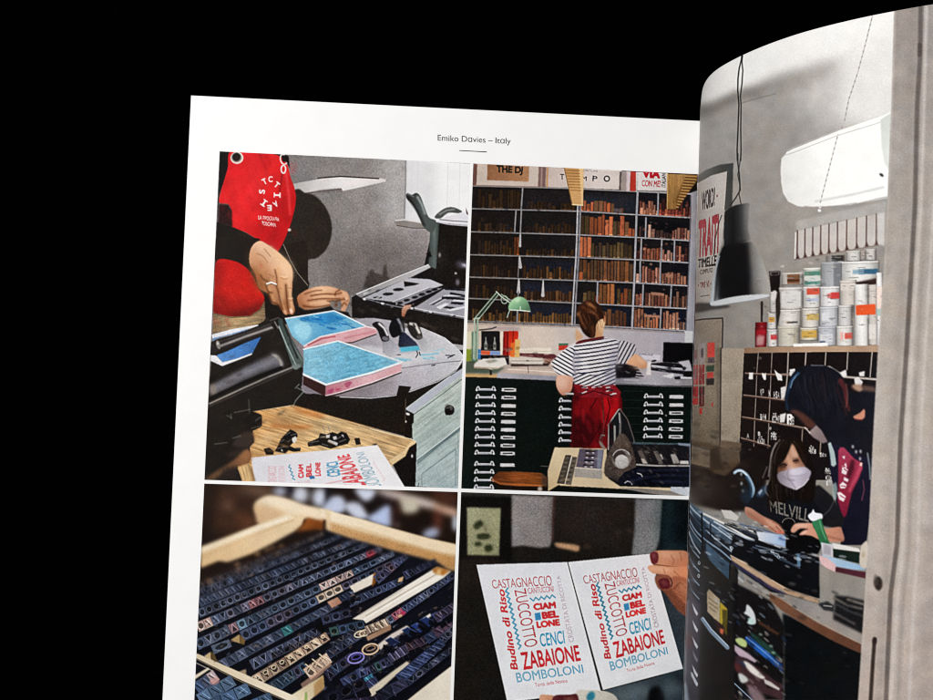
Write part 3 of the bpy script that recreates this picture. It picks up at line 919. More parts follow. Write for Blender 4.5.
ring('#22262a', 279, 125, 17, 17, 9)
T('#5a5553', 'CON TUTTO', '118,64 218,70 218,80 118,75', b=.2)
P('#5b5352', '364,78 378,78 372,204 360,203')
it(2)
P('#a39692', '378,74 432,78 426,206 372,204', g=.06)
P('#d7c5c8', '412,76 440,78 434,206 408,206', b=.5)
P('#b3362b', '438,78 478,80 472,210 432,207', g=.05)
P('#e2dcda', '474,80 486,80 480,210 472,210')
it(2, 'poster', 'white poster with red VIA and CON ME! lettering')
P(('#dfd8d6', '#d2cbc9', '485,80 680,200'), '484,80 684,86 680,208 480,204', g=.05)
T('#b3202c', 'VIA', '514,60 638,66 634,126 514,120', bold=.07)
T('#b3303a', 'CON ME!', '513,134 638,138 635,182 512,176', bold=.02)
T('#2a282a', 'ITALIANA', '645,180 646,70 672,72 670,182', bold=.02)
L('#8a8582', '480,206 690,214', 7)
it(2, 'wooden_ladder', 'wooden ladder head hanging at the middle of the shelves')
fr(465, 155)
P(('#b88a56', '#d3a873', '660,90 760,330'), '660,84 790,90 786,338 714,334', g=.05)
P('#e2c08c', '758,88 790,90 786,338 776,334', b=.4)
for i in range(8):
    y = 102 + i * 19
    L('#8f6638', [(668 + i * 5, y), (762 + i * 1.5, y + 3)], 5, b=.3)
for i in range(5):
    y = 262 + i * 14
    L('#b98d58', [(702 + i * 3, y), (776, y + 2)], 3, b=.3, a=.6)
L('#7a5a34', '662,90 716,334', 5)
L('#efd8ac', '716,330 784,335', 7)
it(2, 'wooden_ladder', 'wooden ladder head at the right end of the shelves')
fr(565, 160)
P(('#a67e4c', '#8f6a3c', '690,100 720,320'), '680,92 888,100 884,132 738,330 680,326', g=.07, tex=(90, 8, 1.2, .15))
P('#6d4c2a', '806,98 888,100 884,132 838,196 738,330 736,262', b=.5, a=.75)
for i in range(12):
    t = i / 11
    x0, y0 = 742 + (806 - 742) * (1 - t), 262 - 160 * (1 - t)
    L('#b58a54', [(742 + 62 * (1 - t), 108 + 205 * t), (884 - 130 * t, 112 + 205 * t)], 7, b=.3)
    L('#503518', [(742 + 62 * (1 - t), 116 + 205 * t), (884 - 130 * t, 120 + 205 * t)], 5, b=.3, a=.8)
L('#d3ae78', '682,94 682,324', 6, a=.8)

# desk and its things
fr(455, 330)
it(2, 'drawer_cabinet', 'long dark green cabinet of flat drawers')
P(('#0e1714', '#0a100e', '#0c1512', '60,300 500,400 1500,300'), '62,300 680,330 900,360 1575,365 1570,1110 30,1065', g=.10)
P('#c9a572', '66,286 280,292 280,318 64,312', g=.05)
P(('#b5b1b8', '#8e8c98', '280,300 680,330'), '282,280 690,308 690,338 278,320', g=.07)
P('#b8a89c', '70,215 400,205 690,240 690,310 282,284 66,290', b=.6, g=.06)
P('#3f5244', '66,200 330,250 276,292 66,288', b=1, a=.85)
it(2, 'book', 'upright books and boxes behind the green lamp')
P('#dad2b6', '72,8 118,10 114,130 70,126', g=.05)
P('#8c9a34', '70,126 114,130 112,210 68,208', b=.5)
P('#5b7a66', '112,10 152,12 150,220 108,220', b=.7)
P('#cfd8c9', '128,20 140,20 138,200 126,200', b=.6, a=.8)
P('#3d79b4', '150,128 178,130 176,196 148,194')
P('#191718', '176,6 302,8 302,140 174,138', g=.05)
for x in (205, 264):
    P('#9a9a94', [(x - 9, 132), (x - 9, 92), (x - 4, 74), (x - 3, 46), (x + 4, 46), (x + 5, 74), (x + 10, 92), (x + 10, 132)], b=.4)
    P('#3b3a38', [(x - 7, 118), (x + 8, 118), (x + 8, 96), (x - 7, 96)], b=.4, a=.8)
P('#d15a38', '174,138 236,140 234,166 174,164')
P('#7f95c4', '236,140 302,142 302,168 234,166')
P('#161113', '172,166 360,170 360,232 172,206')
P('#e6d9c8', '300,8 324,8 318,162 302,160')
P('#7d1611', '322,8 360,8 360,172 318,168', g=.05)
P('#a8201a', '334,8 344,8 344,168 334,168', b=.4)
P(('#c9281a', '#dd3e22', '355,10 420,100'), '356,6 422,8 418,160 360,172', g=.05)
L('#8d1812', '388,8 384,120', 6)
P('#e2702c', '372,88 400,80 402,180 368,180')
P('#dcb672', '400,62 436,64 430,182 396,182', g=.06)
P('#b08c50', '404,110 430,110 430,130 404,130', b=.4)
it(2, 'paper_stack', 'pile of papers on the left of the desk')
P('#a48f7c', '122,232 340,238 280,262 126,256')
P('#e4ded6', '128,222 186,192 332,184 348,232 286,256 130,248', g=.04)
P('#5f6a60', '196,208 260,196 290,206 230,220', b=.8, a=.7)
L('#b5a797', '130,246 284,254 346,232', 5)
P('#2a2522', '230,262 246,262 246,300 230,298')
it(2, 'tray', 'letter trays and papers stacked along the desk')
P('#e9dfd0', '428,126 520,118 640,120 645,156 430,152', g=.06)
L('#c8b9a8', '430,140 640,142', 4)
P('#5b2b30', '430,154 660,160 700,190 640,196 430,172', b=.5)
P('#d8cec2', '376,190 580,186 600,206 582,232 372,228', g=.06)
P('#3a2726', '374,226 582,230 600,204 640,214 620,240 372,242', b=.5)
L('#8a7a6e', '376,206 584,206', 4)
P('#cdb7aa', '350,258 470,246 690,268 690,300 330,282', b=.5)
L('#e9dccf', '352,262 480,268 680,282', 6)
L('#6f5c56', '486,240 490,286', 5)
P('#c23a2a', '690,100 732,92 754,100 748,130 690,136')
P('#45715a', '692,88 756,90 752,102 690,104')
P('#8f5a4c', '580,196 660,186 690,220 610,222', b=.8, a=.7)
it(2, 'desk_lamp', 'green jointed desk lamp')
fr(460, 255)
for dx in (0, 22):
    L('#8fa890', [(98 + dx, 425), (92 + dx, 690)], 9, b=.35)
    L('#cdd8c8', [(95 + dx, 425), (89 + dx, 690)], 3, b=.3)
L('#52675a', '112,430 106,690', 5, a=.8)
L('#a5b8a4', '100,420 244,250', 7)
L('#a5b8a4', '122,430 258,262', 6)
L('#37463e', '112,424 250,258', 5)
L('#b9c6b6', '92,426 130,420', 9)
L('#c2ccbe', '242,244 278,280 330,316', 8)
ring('#a3b5a2', 296, 298, 21, 26, 6)
L('#9fb39e', '276,262 330,296', 6)
C(('#add4aa', '#7fae86', '#587f62', '380,280 410,320 440,370'), '322,350 330,322 348,300 375,282 402,278 430,288 452,312 466,350 466,374 400,370 330,366', g=.05)
C('#d4ecca', '362,300 392,286 402,300 380,316', b=1, a=.8)
L('#dfe8d8', '330,366 400,369 466,376', 7)
L('#b9c8b6', '332,366 322,392 314,416', 6)
L('#e8efe2', '402,345 402,366', 5, b=.5)
L('#2a2c2a', '130,500 210,492 240,480', 8, b=.5)

# the woman
it(2, 'person', 'woman in a striped top and red apron seen from behind')
fr(565, 255)
P(('#c9946a', '#eccba2', '190,500 250,450'), '165,555 160,530 200,470 222,430 262,420 270,440 258,500 248,552', b=.5)
P('#d0a57e', '72,490 95,510 122,548 74,584 68,540', b=.8)
C('#b06a4c', '255,402 270,410 268,442 256,440', b=.5)
it(2, 'hair', 'brown hair gathered in a bun')
C(('#3a2116', '#24140e', '120,320 180,520'), '78,380 96,334 138,304 186,302 226,330 252,372 258,420 232,432 208,468 198,545 164,552 118,512 92,450', b=.5, g=.05)
for s, c in (('150,322 185,340 205,372', '#9c5c36'), ('120,350 165,362 190,392', '#6e3c24'), ('96,398 110,440 140,490', '#8a5234'), ('150,372 205,392 220,420', '#a8683e'), ('165,330 200,352', '#c08452'), ('182,480 188,520 176,548', '#7a462c'), ('120,400 150,450 170,520', '#4e2c1c'), ('85,395 100,380', '#a87850')):
    L(c, s, 16, 5, b=1.6, sm=True, a=.7)
for i in range(22):
    x = 95 + 150 * rnd.random()
    y = 320 + 130 * rnd.random()
    L(rnd.choice(['#1a0e09', '#6a4028', '#8a5836', '#3a2014']), [(x, y), (x + 12, y + 25), (x + 16 + 20 * (rnd.random() - .5), y + 60)], 5, 2, b=.6, sm=True, a=.45, own=False)
it(2, 'striped_top', 'white top with navy stripes')
fr(0, 0, 1)
def stripes(poly, ang, per, duty, col, bend=0.0, b=.22, a=.95):
    p = pts(poly)
    win = window(p, 2)
    x0, x1, y0, y1 = win
    m = gauss(raster([smooth(p, True, 4)], win), 1.0)
    X = ((np.arange(x0, x1) + .5) / SS + OX)[None]
    Y = ((np.arange(y0, y1) + .5) / SS + OY)[:, None]
    cx_, cy_ = p.mean(0)
    t = math.radians(ang)
    v = -(X - cx_) * math.sin(t) + (Y - cy_) * math.cos(t) + bend * ((X - cx_) * math.cos(t)) ** 2
    ph = np.abs((v / per) % 1 - .5) * 2
    k = np.clip((duty - (1 - ph)) * per / (2 * b) + .5, 0, 1)
    lay((m * k).astype(np.float32), win, col, a=a, own=False)
C(('#e2dfe2', '#d5d1d6', '#b9b4bc', '565,350 600,350 634,370'), '577,342 590,338.6 604,337.4 620,340 630,343 636,345.2 634.5,353 625,366.5 620,365 618,358.5 614.6,362 615.4,372 616,382 613,386.5 596,387 582,387 574.6,384 574,377 559,374.8 551,364 556,357.5 567,347.5', g=.04, b=.5)
NAVY = '#262a40'
stripes('575,345 590,340 604,338.5 618,341 618,352 616,362 615,370 594,376 576,372 574,358', -9, 3.9, .40, NAVY, .0016)
stripes('574,372 594,375 615,369 616,382 612,386 596,387 582,387 575,384', -24, 3.4, .42, NAVY)
stripes('620,341 630,343 636,345.4 634.4,353 625,366 620,364.5 618,356', -62, 3.6, .42, NAVY)
stripes('568,348 575,350 573,362 575,376 559,374.5 551.5,364 558,356', 30, 3.6, .40, NAVY)
L('#8b8794', '618.6,342 618,352 617,362', 1.1, b=.6, a=.8)
L('#8b8794', '575,352 573,362 575,374', 1.2, b=.6, a=.7)
C('#5a1c20', '575.6,343.4 580,340.5 592,338.2 603,336.4 603,338.6 592,340.6 578,344', b=.4)
it(2, 'person', 'woman in a striped top and red apron seen from behind')
fr(455, 330)
C(('#e0b19a', '#c88d74', '690,330 740,420'), '688,302 780,312 786,350 772,408 725,436 692,412 674,362', g=.05)
C('#f0cdb8', '692,320 740,330 740,380 700,390', b=2, a=.6)
fr(560, 330)
C(('#e0ac88', '#d09a76', '470,200 570,250'), '498,162 540,182 580,220 582,246 545,258 505,244 445,226 440,220', g=.05)
it(2, 'apron', 'dark red apron tied at the waist')
fr(0, 0, 1)
C(('#46090f', '#780e15', '#5a0b12', '570,0 600,0 622,0'), '574,386 584,388 600,387 613,385 619,392 622.5,404 620,428 612,446 596,452 571.5,449 571.5,425 572.5,400', g=.08, b=.5)
P(('#b8141b', '#9c1118', '602,395 612,425'), '601,397 612,396.5 619,396 619,408 610,424 603,432 601,418 600,404', b=1.2)
P('#860f16', '574,402 586,397 598,394 600,406 590,412 580,416 573,420', b=1.5, a=.8)
P('#34060a', '574,418 588,414 598,426 594,440 584,449 572,449', b=2, a=.8)
for s in ('602,392 604,420 602,446', '606,391 610,408 604,432', '598,396 590,410', '588,446 602,424'):
    L('#2e0509', s, 1.1, b=.6, a=.8)
L('#7d6a60', '602.5,400 604,424 602,444', .7, b=.4, a=.6)
it(2, 'striped_top', 'white top with navy stripes')
P('#8a1a22', '573,384 594,386.5 614,384.5 621,392 619,397 600,398 576,397', b=.6)
for i in range(22):
    x = 578 + rnd.random() * 37
    y = 386 + rnd.random() * 9
    L(rnd.choice(['#d8d0d2', '#d8d0d2', '#2a2030', '#6a1018', '#a83038']), [(x, y), (x + 3 + 2 * rnd.random(), y - 2.5 * rnd.random() + .5)], 1.1, b=.3)
L('#3a0a10', '576,397 594,391 612,396', 1, b=.5)

# things on the right of the desk
it(2, 'drawer_cabinet', 'long dark green cabinet of flat drawers')
fr(560, 330)
P(('#8b8892', '#b5b2b8', '#8f8a8e', '370,340 600,350 880,350'), '366,318 560,318 884,328 884,372 640,368 366,352', g=.08)
P('#6a666c', '366,352 640,368 884,374 884,380 640,376 366,360')
P('#171418', '368,228 440,226 512,248 562,316 372,322', b=.6)
for s in ('512,276 560,278', '510,296 570,300', '505,312 572,318', '430,332 520,334'):
    L('#b9b4bc', s, 7, b=.5)
it(2, 'laptop', 'black screen at the right of the desk')
P('#0b090b', '690,82 888,88 884,226 684,214')
P('#242124', '690,82 888,88 888,94 690,88', b=.5)
it(2, 'proof_press', 'small black roller press on the desk')
P('#d6d0da', '524,150 668,168 664,204 560,196', b=.4)
T('#55505e', 'MANUALE', '528,152 620,158 620,172 528,166', b=.3)
P('#e6dfdf', '584,214 606,208 606,300 574,300', b=.5)
P('#19171b', '606,222 700,214 822,226 826,296 606,268')
L('#a5a3ae', '612,240 720,256 818,264', 14, b=.6)
L('#e2e0e8', '612,236 720,250 818,258', 5, b=.4)
P('#c3c0c8', '784,212 860,200 872,232 880,274 826,272 820,240', b=.5)
E('#232026', 728, 264, 14, 20)
E('#232026', 626, 206, 18, 7, -10)
E('#2a272c', 828, 256, 13, 12)
P('#e4e1e4', '676,306 752,290 762,304 740,322')
P('#dedadf', '800,310 880,314 880,326 800,328')
P('#1a171b', '762,312 800,308 804,328 766,330')

# drawer pulls and label holders
yrow = [388.2, 396, 404.3, 412.2, 420.2, 428.2, 436, 444, 451.8, 463, 471, 478.8, 486.3]
fr(0, 0, 1)
def pull(x0, x1, y, one=False, c='#a2a4ab'):
    it(2, 'drawer_handle', None, (x0, y))
    L('#06090a', [(x0 + 2, y + 3), (x1 - 2, y + 3)], 1.2, b=.4, a=.8)
    L(c, [(x0 + 2.5, y + 1.4), (x1 - 2.5, y + 1.5)], 1.9, b=.3)
    L('#cfcfd4', [(x0 + 4, y + .7), (x1 - 4, y + .7)], .7, b=.2)
    for xe, sg in ((x0, 1), (x1, -1))[:1 if one else 2]:
        L('#cfd0d4', [(xe + 3.4 * sg, y + 1.2), (xe + 2.2 * sg, y - 1.4), (xe + .8 * sg, y - .6), (xe, y + 2)], 1.25, b=.28, sm=True, a=.92)
        L('#0a0e0e', [(xe + 1.9 * sg, y + .4), (xe + 1.4 * sg, y + 1.8)], .9, b=.25, a=.8)
        E('#cfcfd3', xe + .4 * sg, y + 1.9, 1.2, .9, b=.25)
def holder(x0, x1, y, solid):
    it(2, 'label_holder', None, (x0, y))
    c = '#c9c9cb'
    C(c, [(x0 + .2, y - 1.5), (x1 - .6, y - 1.3), (x1, y + .4), (x1 - .6, y + 1.9), (x0 - .2, y + 1.7), (x0 - .6, y)], b=.25)
    if solid:
        P('#d6d5d6', [(x0 + 1.6, y - .7), (x1 - 1, y - .5), (x1 - 1.2, y + 1), (x0 + 1.4, y + .9)], b=.3)
    else:
        P('#141a18', [(x0 + 1.6, y - .6), (x1 - 1.8, y - .4), (x1 - 2, y + .9), (x0 + 1.4, y + .8)], b=.2)
SOL = {2, 4, 5, 9}
for i, y in enumerate(yrow):
    d = -(y - 388) * .02
    pull(476.4 + d, 495.3 + d, y)
    if i <= 9:
        holder(502.6 + d, 515.8 + d, y + 1.4 + (.4 if i == 9 else 0), i in SOL)
for i, y in enumerate((400.4, 408.6, 416.9, 424.6, 432.2, 440)):
    pull(559.4 - .01 * (y - 400), 573, y - .8, True)
L('#b9b8ba', '566,393.6 573,393.8', 2)
for i, y in enumerate((396, 404.2, 412.2, 420.3, 428.4, 436)):
    d = -(y - 396) * .02
    pull(644.6 + d, 662.6 + d, y - .6)
    holder(670.4 + d, 683.2 + d, y + .6, i < 2)
it(2, 'drawer_cabinet', 'long dark green cabinet of flat drawers')
for y in (391, 400, 408, 416, 424, 432, 440):
    L('#1f2e26', [(623, y), (643, y + .2)], .5, b=.3, a=.9)
E('#a8a8a0', 666, 415.4, .8, .9)
L('#4a4a44', '541,466 548,466.4', 1)

# stool, bench and press
it(2, 'stool', 'brown wooden stool top')
fr(455, 400)
P('#1c110b', '240,540 310,575 612,574 612,600 300,596')
P(('#5a2d16', '#8c4c24', '#70401e', '250,500 420,500 600,520'), '244,520 290,478 400,476 575,486 618,520 612,572 400,572 305,566', g=.07, tex=(2, 14, 1.1, .35))
L(('#a35a2c', '#c9743a', '250,540 600,560'), '246,532 300,556 430,566 580,570', 11, b=.8)
P('#3d3430', '570,486 618,520 612,572 575,572 585,530', b=1.4, a=.75)
E('#b5a498', 566, 592, 16, 16, b=.6)
it(2, 'work_bench', 'pale bench top with composed type on it')
P(('#e2cfae', '#cdb48c', '660,320 640,600'), '664,316 840,320 830,420 900,560 795,566 690,566 620,608 618,470', g=.05)
fr(560, 400)
P('#d8c4a2', '0,320 310,322 320,520 400,575 740,585 738,615 560,600 0,570', g=.05)
P('#eee4d6', '60,380 88,378 46,560 20,562', b=.4)
P('#463f38', '36,366 76,368 30,560 -22,556', b=.3)
P('#6a6156', '82,376 116,380 74,566 34,562', b=.3)
for i in range(6):
    y = 380 + i * 30
    P('#6f675c', [(36 - i * 8, y), (62 - i * 8, y), (58 - i * 8, y + 12), (32 - i * 8, y + 12)], b=.4, a=.8)
    P('#3a342e', [(86 - i * 8, y + 6), (108 - i * 8, y + 6), (102 - i * 8, y + 18), (80 - i * 8, y + 18)], b=.4, a=.8)
P('#5a5262', '130,324 292,332 276,462 106,446', g=.08)
P('#7d7f90', '252,330 288,332 272,460 244,456', b=.6)
for i in range(4):
    y = 344 + i * 31
    P('#1a171c', [(172 - i * 4, y - 10), (238 - i * 4, y - 6), (232 - i * 4, y + 6), (166 - i * 4, y + 2)], b=.4)
    for x in (186, 224):
        P('#d8d8dc', [(x - 16 - i * 4, y + 4), (x + 10 - i * 4, y + 4), (x - 2 - i * 4, y + 14)], b=.35)
P('#a59f98', '100,452 282,464 280,526 94,512', g=.10)
L('#d0c8be', '100,452 282,464', 6)
P('#857d76', '390,584 560,590 740,606 862,648 700,636 560,618', b=.4)
P('#c5c9d0', '738,578 866,576 864,646 800,630 736,606', b=.4)
it(2, 'printing_press', 'iron platen press standing on the bench')
P('#191a1d', '322,166 390,62 440,110 480,170 500,300 480,340 330,330', b=.4)
L('#aaa6a4', '320,168 390,64 402,60', 7)
L('#55504e', '402,62 450,130 492,260 500,320', 8)
L('#a9a5a4', '324,170 322,330', 7)
L('#9a9694', '364,176 366,310', 13, b=.4)
L('#6a6664', '396,90 402,150 400,236', 15, b=.5)
L('#b5b1b0', '394,90 398,150', 5)
L('#857972', '268,256 276,232 296,236', 8)
C('#8a7c74', '262,262 276,280 300,312 304,330 284,324 262,290', b=.5)
P('#1b191d', '484,286 870,290 866,440 510,440', b=.4)
P('#4d646c', '484,278 640,284 868,290 868,300 484,294', b=.4, a=.8)
P('#8f99ac', '784,286 866,292 862,310 790,300', b=.5)
C(('#574a42', '#463b36', '#5d5048', '330,300 410,400 490,520'), '398,226 440,236 470,290 492,350 506,430 500,520 430,548 340,522 300,500 298,430 318,360 350,300', g=.16, b=.5)
P('#2c2626', '330,490 400,520 500,500 500,560 420,560 330,530', b=1.4, a=.8)
for i in range(26):
    a_ = rnd.random() * 6.28
    x, y = 405 + 90 * math.cos(a_) * (.75 + .25 * rnd.random()), 400 + 125 * math.sin(a_) * (.7 + .3 * rnd.random())
    E(rnd.choice(['#7d6e64', '#322a28', '#6a5c54']), x, y, 9, 7, b=.6, a=.6)
E('#7f7671', 410, 392, 64, 66, g=.10)
E('#3e3533', 396, 380, 46, 44, b=.8)
E(('#cfcbc8', '#a9a5a4', '400,370 430,450'), 412, 410, 46, 46, g=.14)
ring('#d8d4d2', 410, 392, 60, 62, 6, 0, 200, 330, a=.7)
L('#a9a4a2', '512,430 640,438 862,440', 11)
for s, c in (('515,340 545,330 590,425 560,428', '#57504c'), ('560,340 610,330 625,420 585,424', '#2c2828'), ('620,340 650,340 690,425 660,428', '#6a6460'), ('735,362 768,358 800,420 756,424', '#a8a29e'), ('800,404 856,404 858,428 800,426', '#d6d0cc'), ('540,392 560,390 585,424 552,424', '#b8b0aa'), ('664,360 676,360 690,395 680,396', '#d0cac6')):
    P(c, s, b=.5)
for i in range(4):
    ring('#0d0c0e', 596 + i * 3, 350 + i * 19, 14, 8, 5)
P(('#11131f', '#0a0b14', '#131520', '400,480 600,510 860,560'), '392,524 430,480 512,444 868,444 866,580 440,566 392,556', g=.08)
for s in ('520,470 860,462', '530,520 700,500 860,506', '450,545 560,520', '620,540 860,545'):
    L('#252b44', s, 9, b=1.5, a=.8)
L('#b5b5c0', '432,552 450,540 472,548 480,562', 6)
L('#c9c9d2', '516,488 540,494 548,510', 6)
L('#8d93a8', '866,300 866,580', 6, b=.5)

fr(0, 0, 1)
specks('478,190 690,196 684,328 470,322', 200, ['#0b0908', '#3c2c22', '#241c18', '#1d2030'], 1.2, .5, .35, 80, 1.6)
specks('640,200 690,204 686,328 634,326', 120, ['#d0a890', '#2a1a18', '#b47a60'], .9, .4, .45, 0, 1.2)
specks('470,345 565,345 565,372 470,370', 90, ['#f2e8da', '#5a4a42', '#8f7a6c', '#2a2422', '#c8a68c'], 1.3, .4, .4, 5, 2)
specks('575,388 620,390 616,446 574,446', 50, ['#2c0509', '#b8222a', '#54090f'], 1.8, .9, .3, 75, 3)
specks('620,362 690,366 690,384 620,380', 60, ['#1a181c', '#dcdae0', '#6e6a72'], 1.1, .4, .4, 5, 2.4)
specks('610,440 690,446 688,490 600,480', 110, ['#0c0b0e', '#5f5854', '#3a3430', '#1a1c2c'], 1.1, .5, .4, 40, 2.2)
specks('555,450 600,450 590,488 545,488', 60, ['#a88c62', '#f0e2c6', '#7a6444'], 1.2, .6, .25, 10, 2)
specks('560,345 634,345 616,384 575,384', 30, ['#a8a4b0', '#f4f2f4'], 2.4, 1.4, .3, 60, 2)
C('#9a96a4', '612,350 617,352 614,382 606,386 608,366', b=1.5, a=.4, own=False)
C('#9a96a4', '575,352 580,356 577,382 573,378', b=1.5, a=.4, own=False)
fr(560, 330)
C('#a8704e', '446,228 500,246 545,258 580,244 560,262 500,262', b=1.4, a=.6, own=False)
C('#f3cdac', '510,176 548,200 566,226 530,214', b=1.6, a=.6, own=False)
fr(455, 330)
C('#a86a54', '676,380 694,414 728,434 770,408 740,444 700,430', b=1.6, a=.6, own=False)

# ================================================================== picture 3: the tray of type
it(3)
fr(0, 0, 1)
P('#20150f', '185,478 465,490 458,760 180,760')
fr(190, 475)
C('#4a3022', '90,60 330,60 420,200 430,320 250,420 90,300', b=6, a=.7)
C('#6b4c42', '220,170 270,165 285,215 250,240 225,215', b=4, a=.9)
C('#7a4a30', '300,270 440,270 460,330 380,350', b=5, a=.8)
C('#1c130c', '95,60 180,60 150,200 130,420 80,470', b=5, a=.8)
C('#93705a', '300,70 520,80 560,130 440,140', b=5, a=.9)
C('#33221a', '300,150 420,160 430,260 330,250', b=5, a=.6)
for x, y, rx, ry, c in ((600, 110, 45, 34, '#aeb6cc'), (735, 130, 55, 56, '#d3d8e6'), (865, 150, 50, 66, '#d3dbee')):
    E(c, x, y, rx, ry, b=2.6)
P('#1a1c2a', '650,75 680,75 690,120 660,130', b=1.5)
P('#14141c', '905,80 935,80 940,220 900,220', b=1.5)
fr(325, 475)
P('#1b1312', '20,80 330,90 500,180 420,330 280,300 150,200', b=3)
for s, c in (('-20,240 10,180 60,140 120,150 140,220 90,260', '#c5cde4'), ('130,210 170,180 230,190 275,250 285,290 200,290', '#d0d6e8'), ('200,90 330,95 325,140 280,175 235,150', '#d8dff2'), ('280,290 340,245 420,200 445,250 440,340 350,330', '#bccaed')):
    C(c, s, b=1.8)
C('#6b4038', '400,100 520,110 520,160 430,150', b=3, a=.8)
C('#d2c5c0', '330,92 420,100 560,130 700,165 760,190 720,225 600,200 480,160 380,130', b=2.4)
C('#cdc6b4', '505,150 610,170 620,240 560,262 510,240', b=2)
C('#c8a48f', '740,190 880,225 880,275 800,260 730,230', b=2)
C('#5a3426', '700,110 880,120 880,200 780,190', b=4, a=.9)
C('#3b1f18', '450,210 500,200 500,330 445,330', b=3, a=.8)
C('#6e3b2e', '720,250 770,250 775,360 720,400', b=3, a=.8)
E('#adb6d2', 705, 385, 58, 34, -10, b=2)
E('#dbe2f2', 868, 320, 18, 56, b=1.6)
C('#1a1210', '480,290 600,260 720,290 640,380 520,350', b=3, a=.8)
E('#7d7480', 480, 335, 24, 12, b=2, a=.8)

fr(0, 0, 1)
soften('195,480 470,480 470,560 330,560 195,560', 1.6, 1)
it(3, 'type_tray', 'pale wooden frame of the type tray')
fr(190, 475)
C(('#d4b78e', '#eed9bb', '430,200 600,160'), '425,205 455,165 530,138 640,158 760,200 940,246 940,330 760,290 600,300 470,330 440,270', b=1.6, g=.05)
C('#d8b48c', '440,215 520,215 640,245 600,290 470,325 445,280', b=2.5, a=.8)
C(('#f5e6ce', '#efdcc0', '460,160 940,270'), '440,190 480,160 540,145 650,165 780,212 940,252 940,285 760,262 600,215 500,190', b=2, a=.9)
P(('#dcbb8e', '#e9d2ae', '75,540 700,300'), '70,480 280,400 460,328 640,262 770,262 745,335 700,372 560,450 420,520 250,582 190,572 70,620', b=.9, g=.05)
P('#f3e2c6', '72,482 280,402 460,330 650,268 700,280 460,372 250,455 72,520', b=1.3)
L('#cda878', '80,540 300,450 500,370 690,300', 7, b=1.2, a=.7)
L('#fdf4e2', '300,410 480,345 640,290', 12, b=1.5, a=.8)
fr(325, 475)
P(('#e8d3b2', '#d9bf97', '20,250 860,480'), '-30,226 250,296 450,356 700,424 874,462 872,640 600,548 350,478 -30,372', b=.9, g=.06)
P(('#f4e5cb', '#efdab9', '0,240 860,470'), '-30,228 250,298 450,358 700,426 874,464 874,532 700,496 500,432 250,352 -30,290', b=.9)
P(('#cda271', '#c0905a', '20,330 860,590'), '10,306 250,384 500,452 700,506 870,546 868,636 600,548 350,476 12,382', b=1.2, g=.12)
C('#b98d5c', '200,380 400,430 600,480 620,520 400,470 220,420', b=2, a=.5)
P('#97521f', '-60,330 -10,296 12,306 14,372 -60,360', b=2)
fr(190, 475)
P(('#a25a24', '#7a4018', '740,300 860,370'), '738,350 782,282 850,300 905,318 905,372 850,365 700,376', b=1.6)
P('#2a140a', '888,300 910,298 910,372 884,370', b=.8)
P('#e3cba6', '905,240 936,245 936,372 908,368', b=1.4)

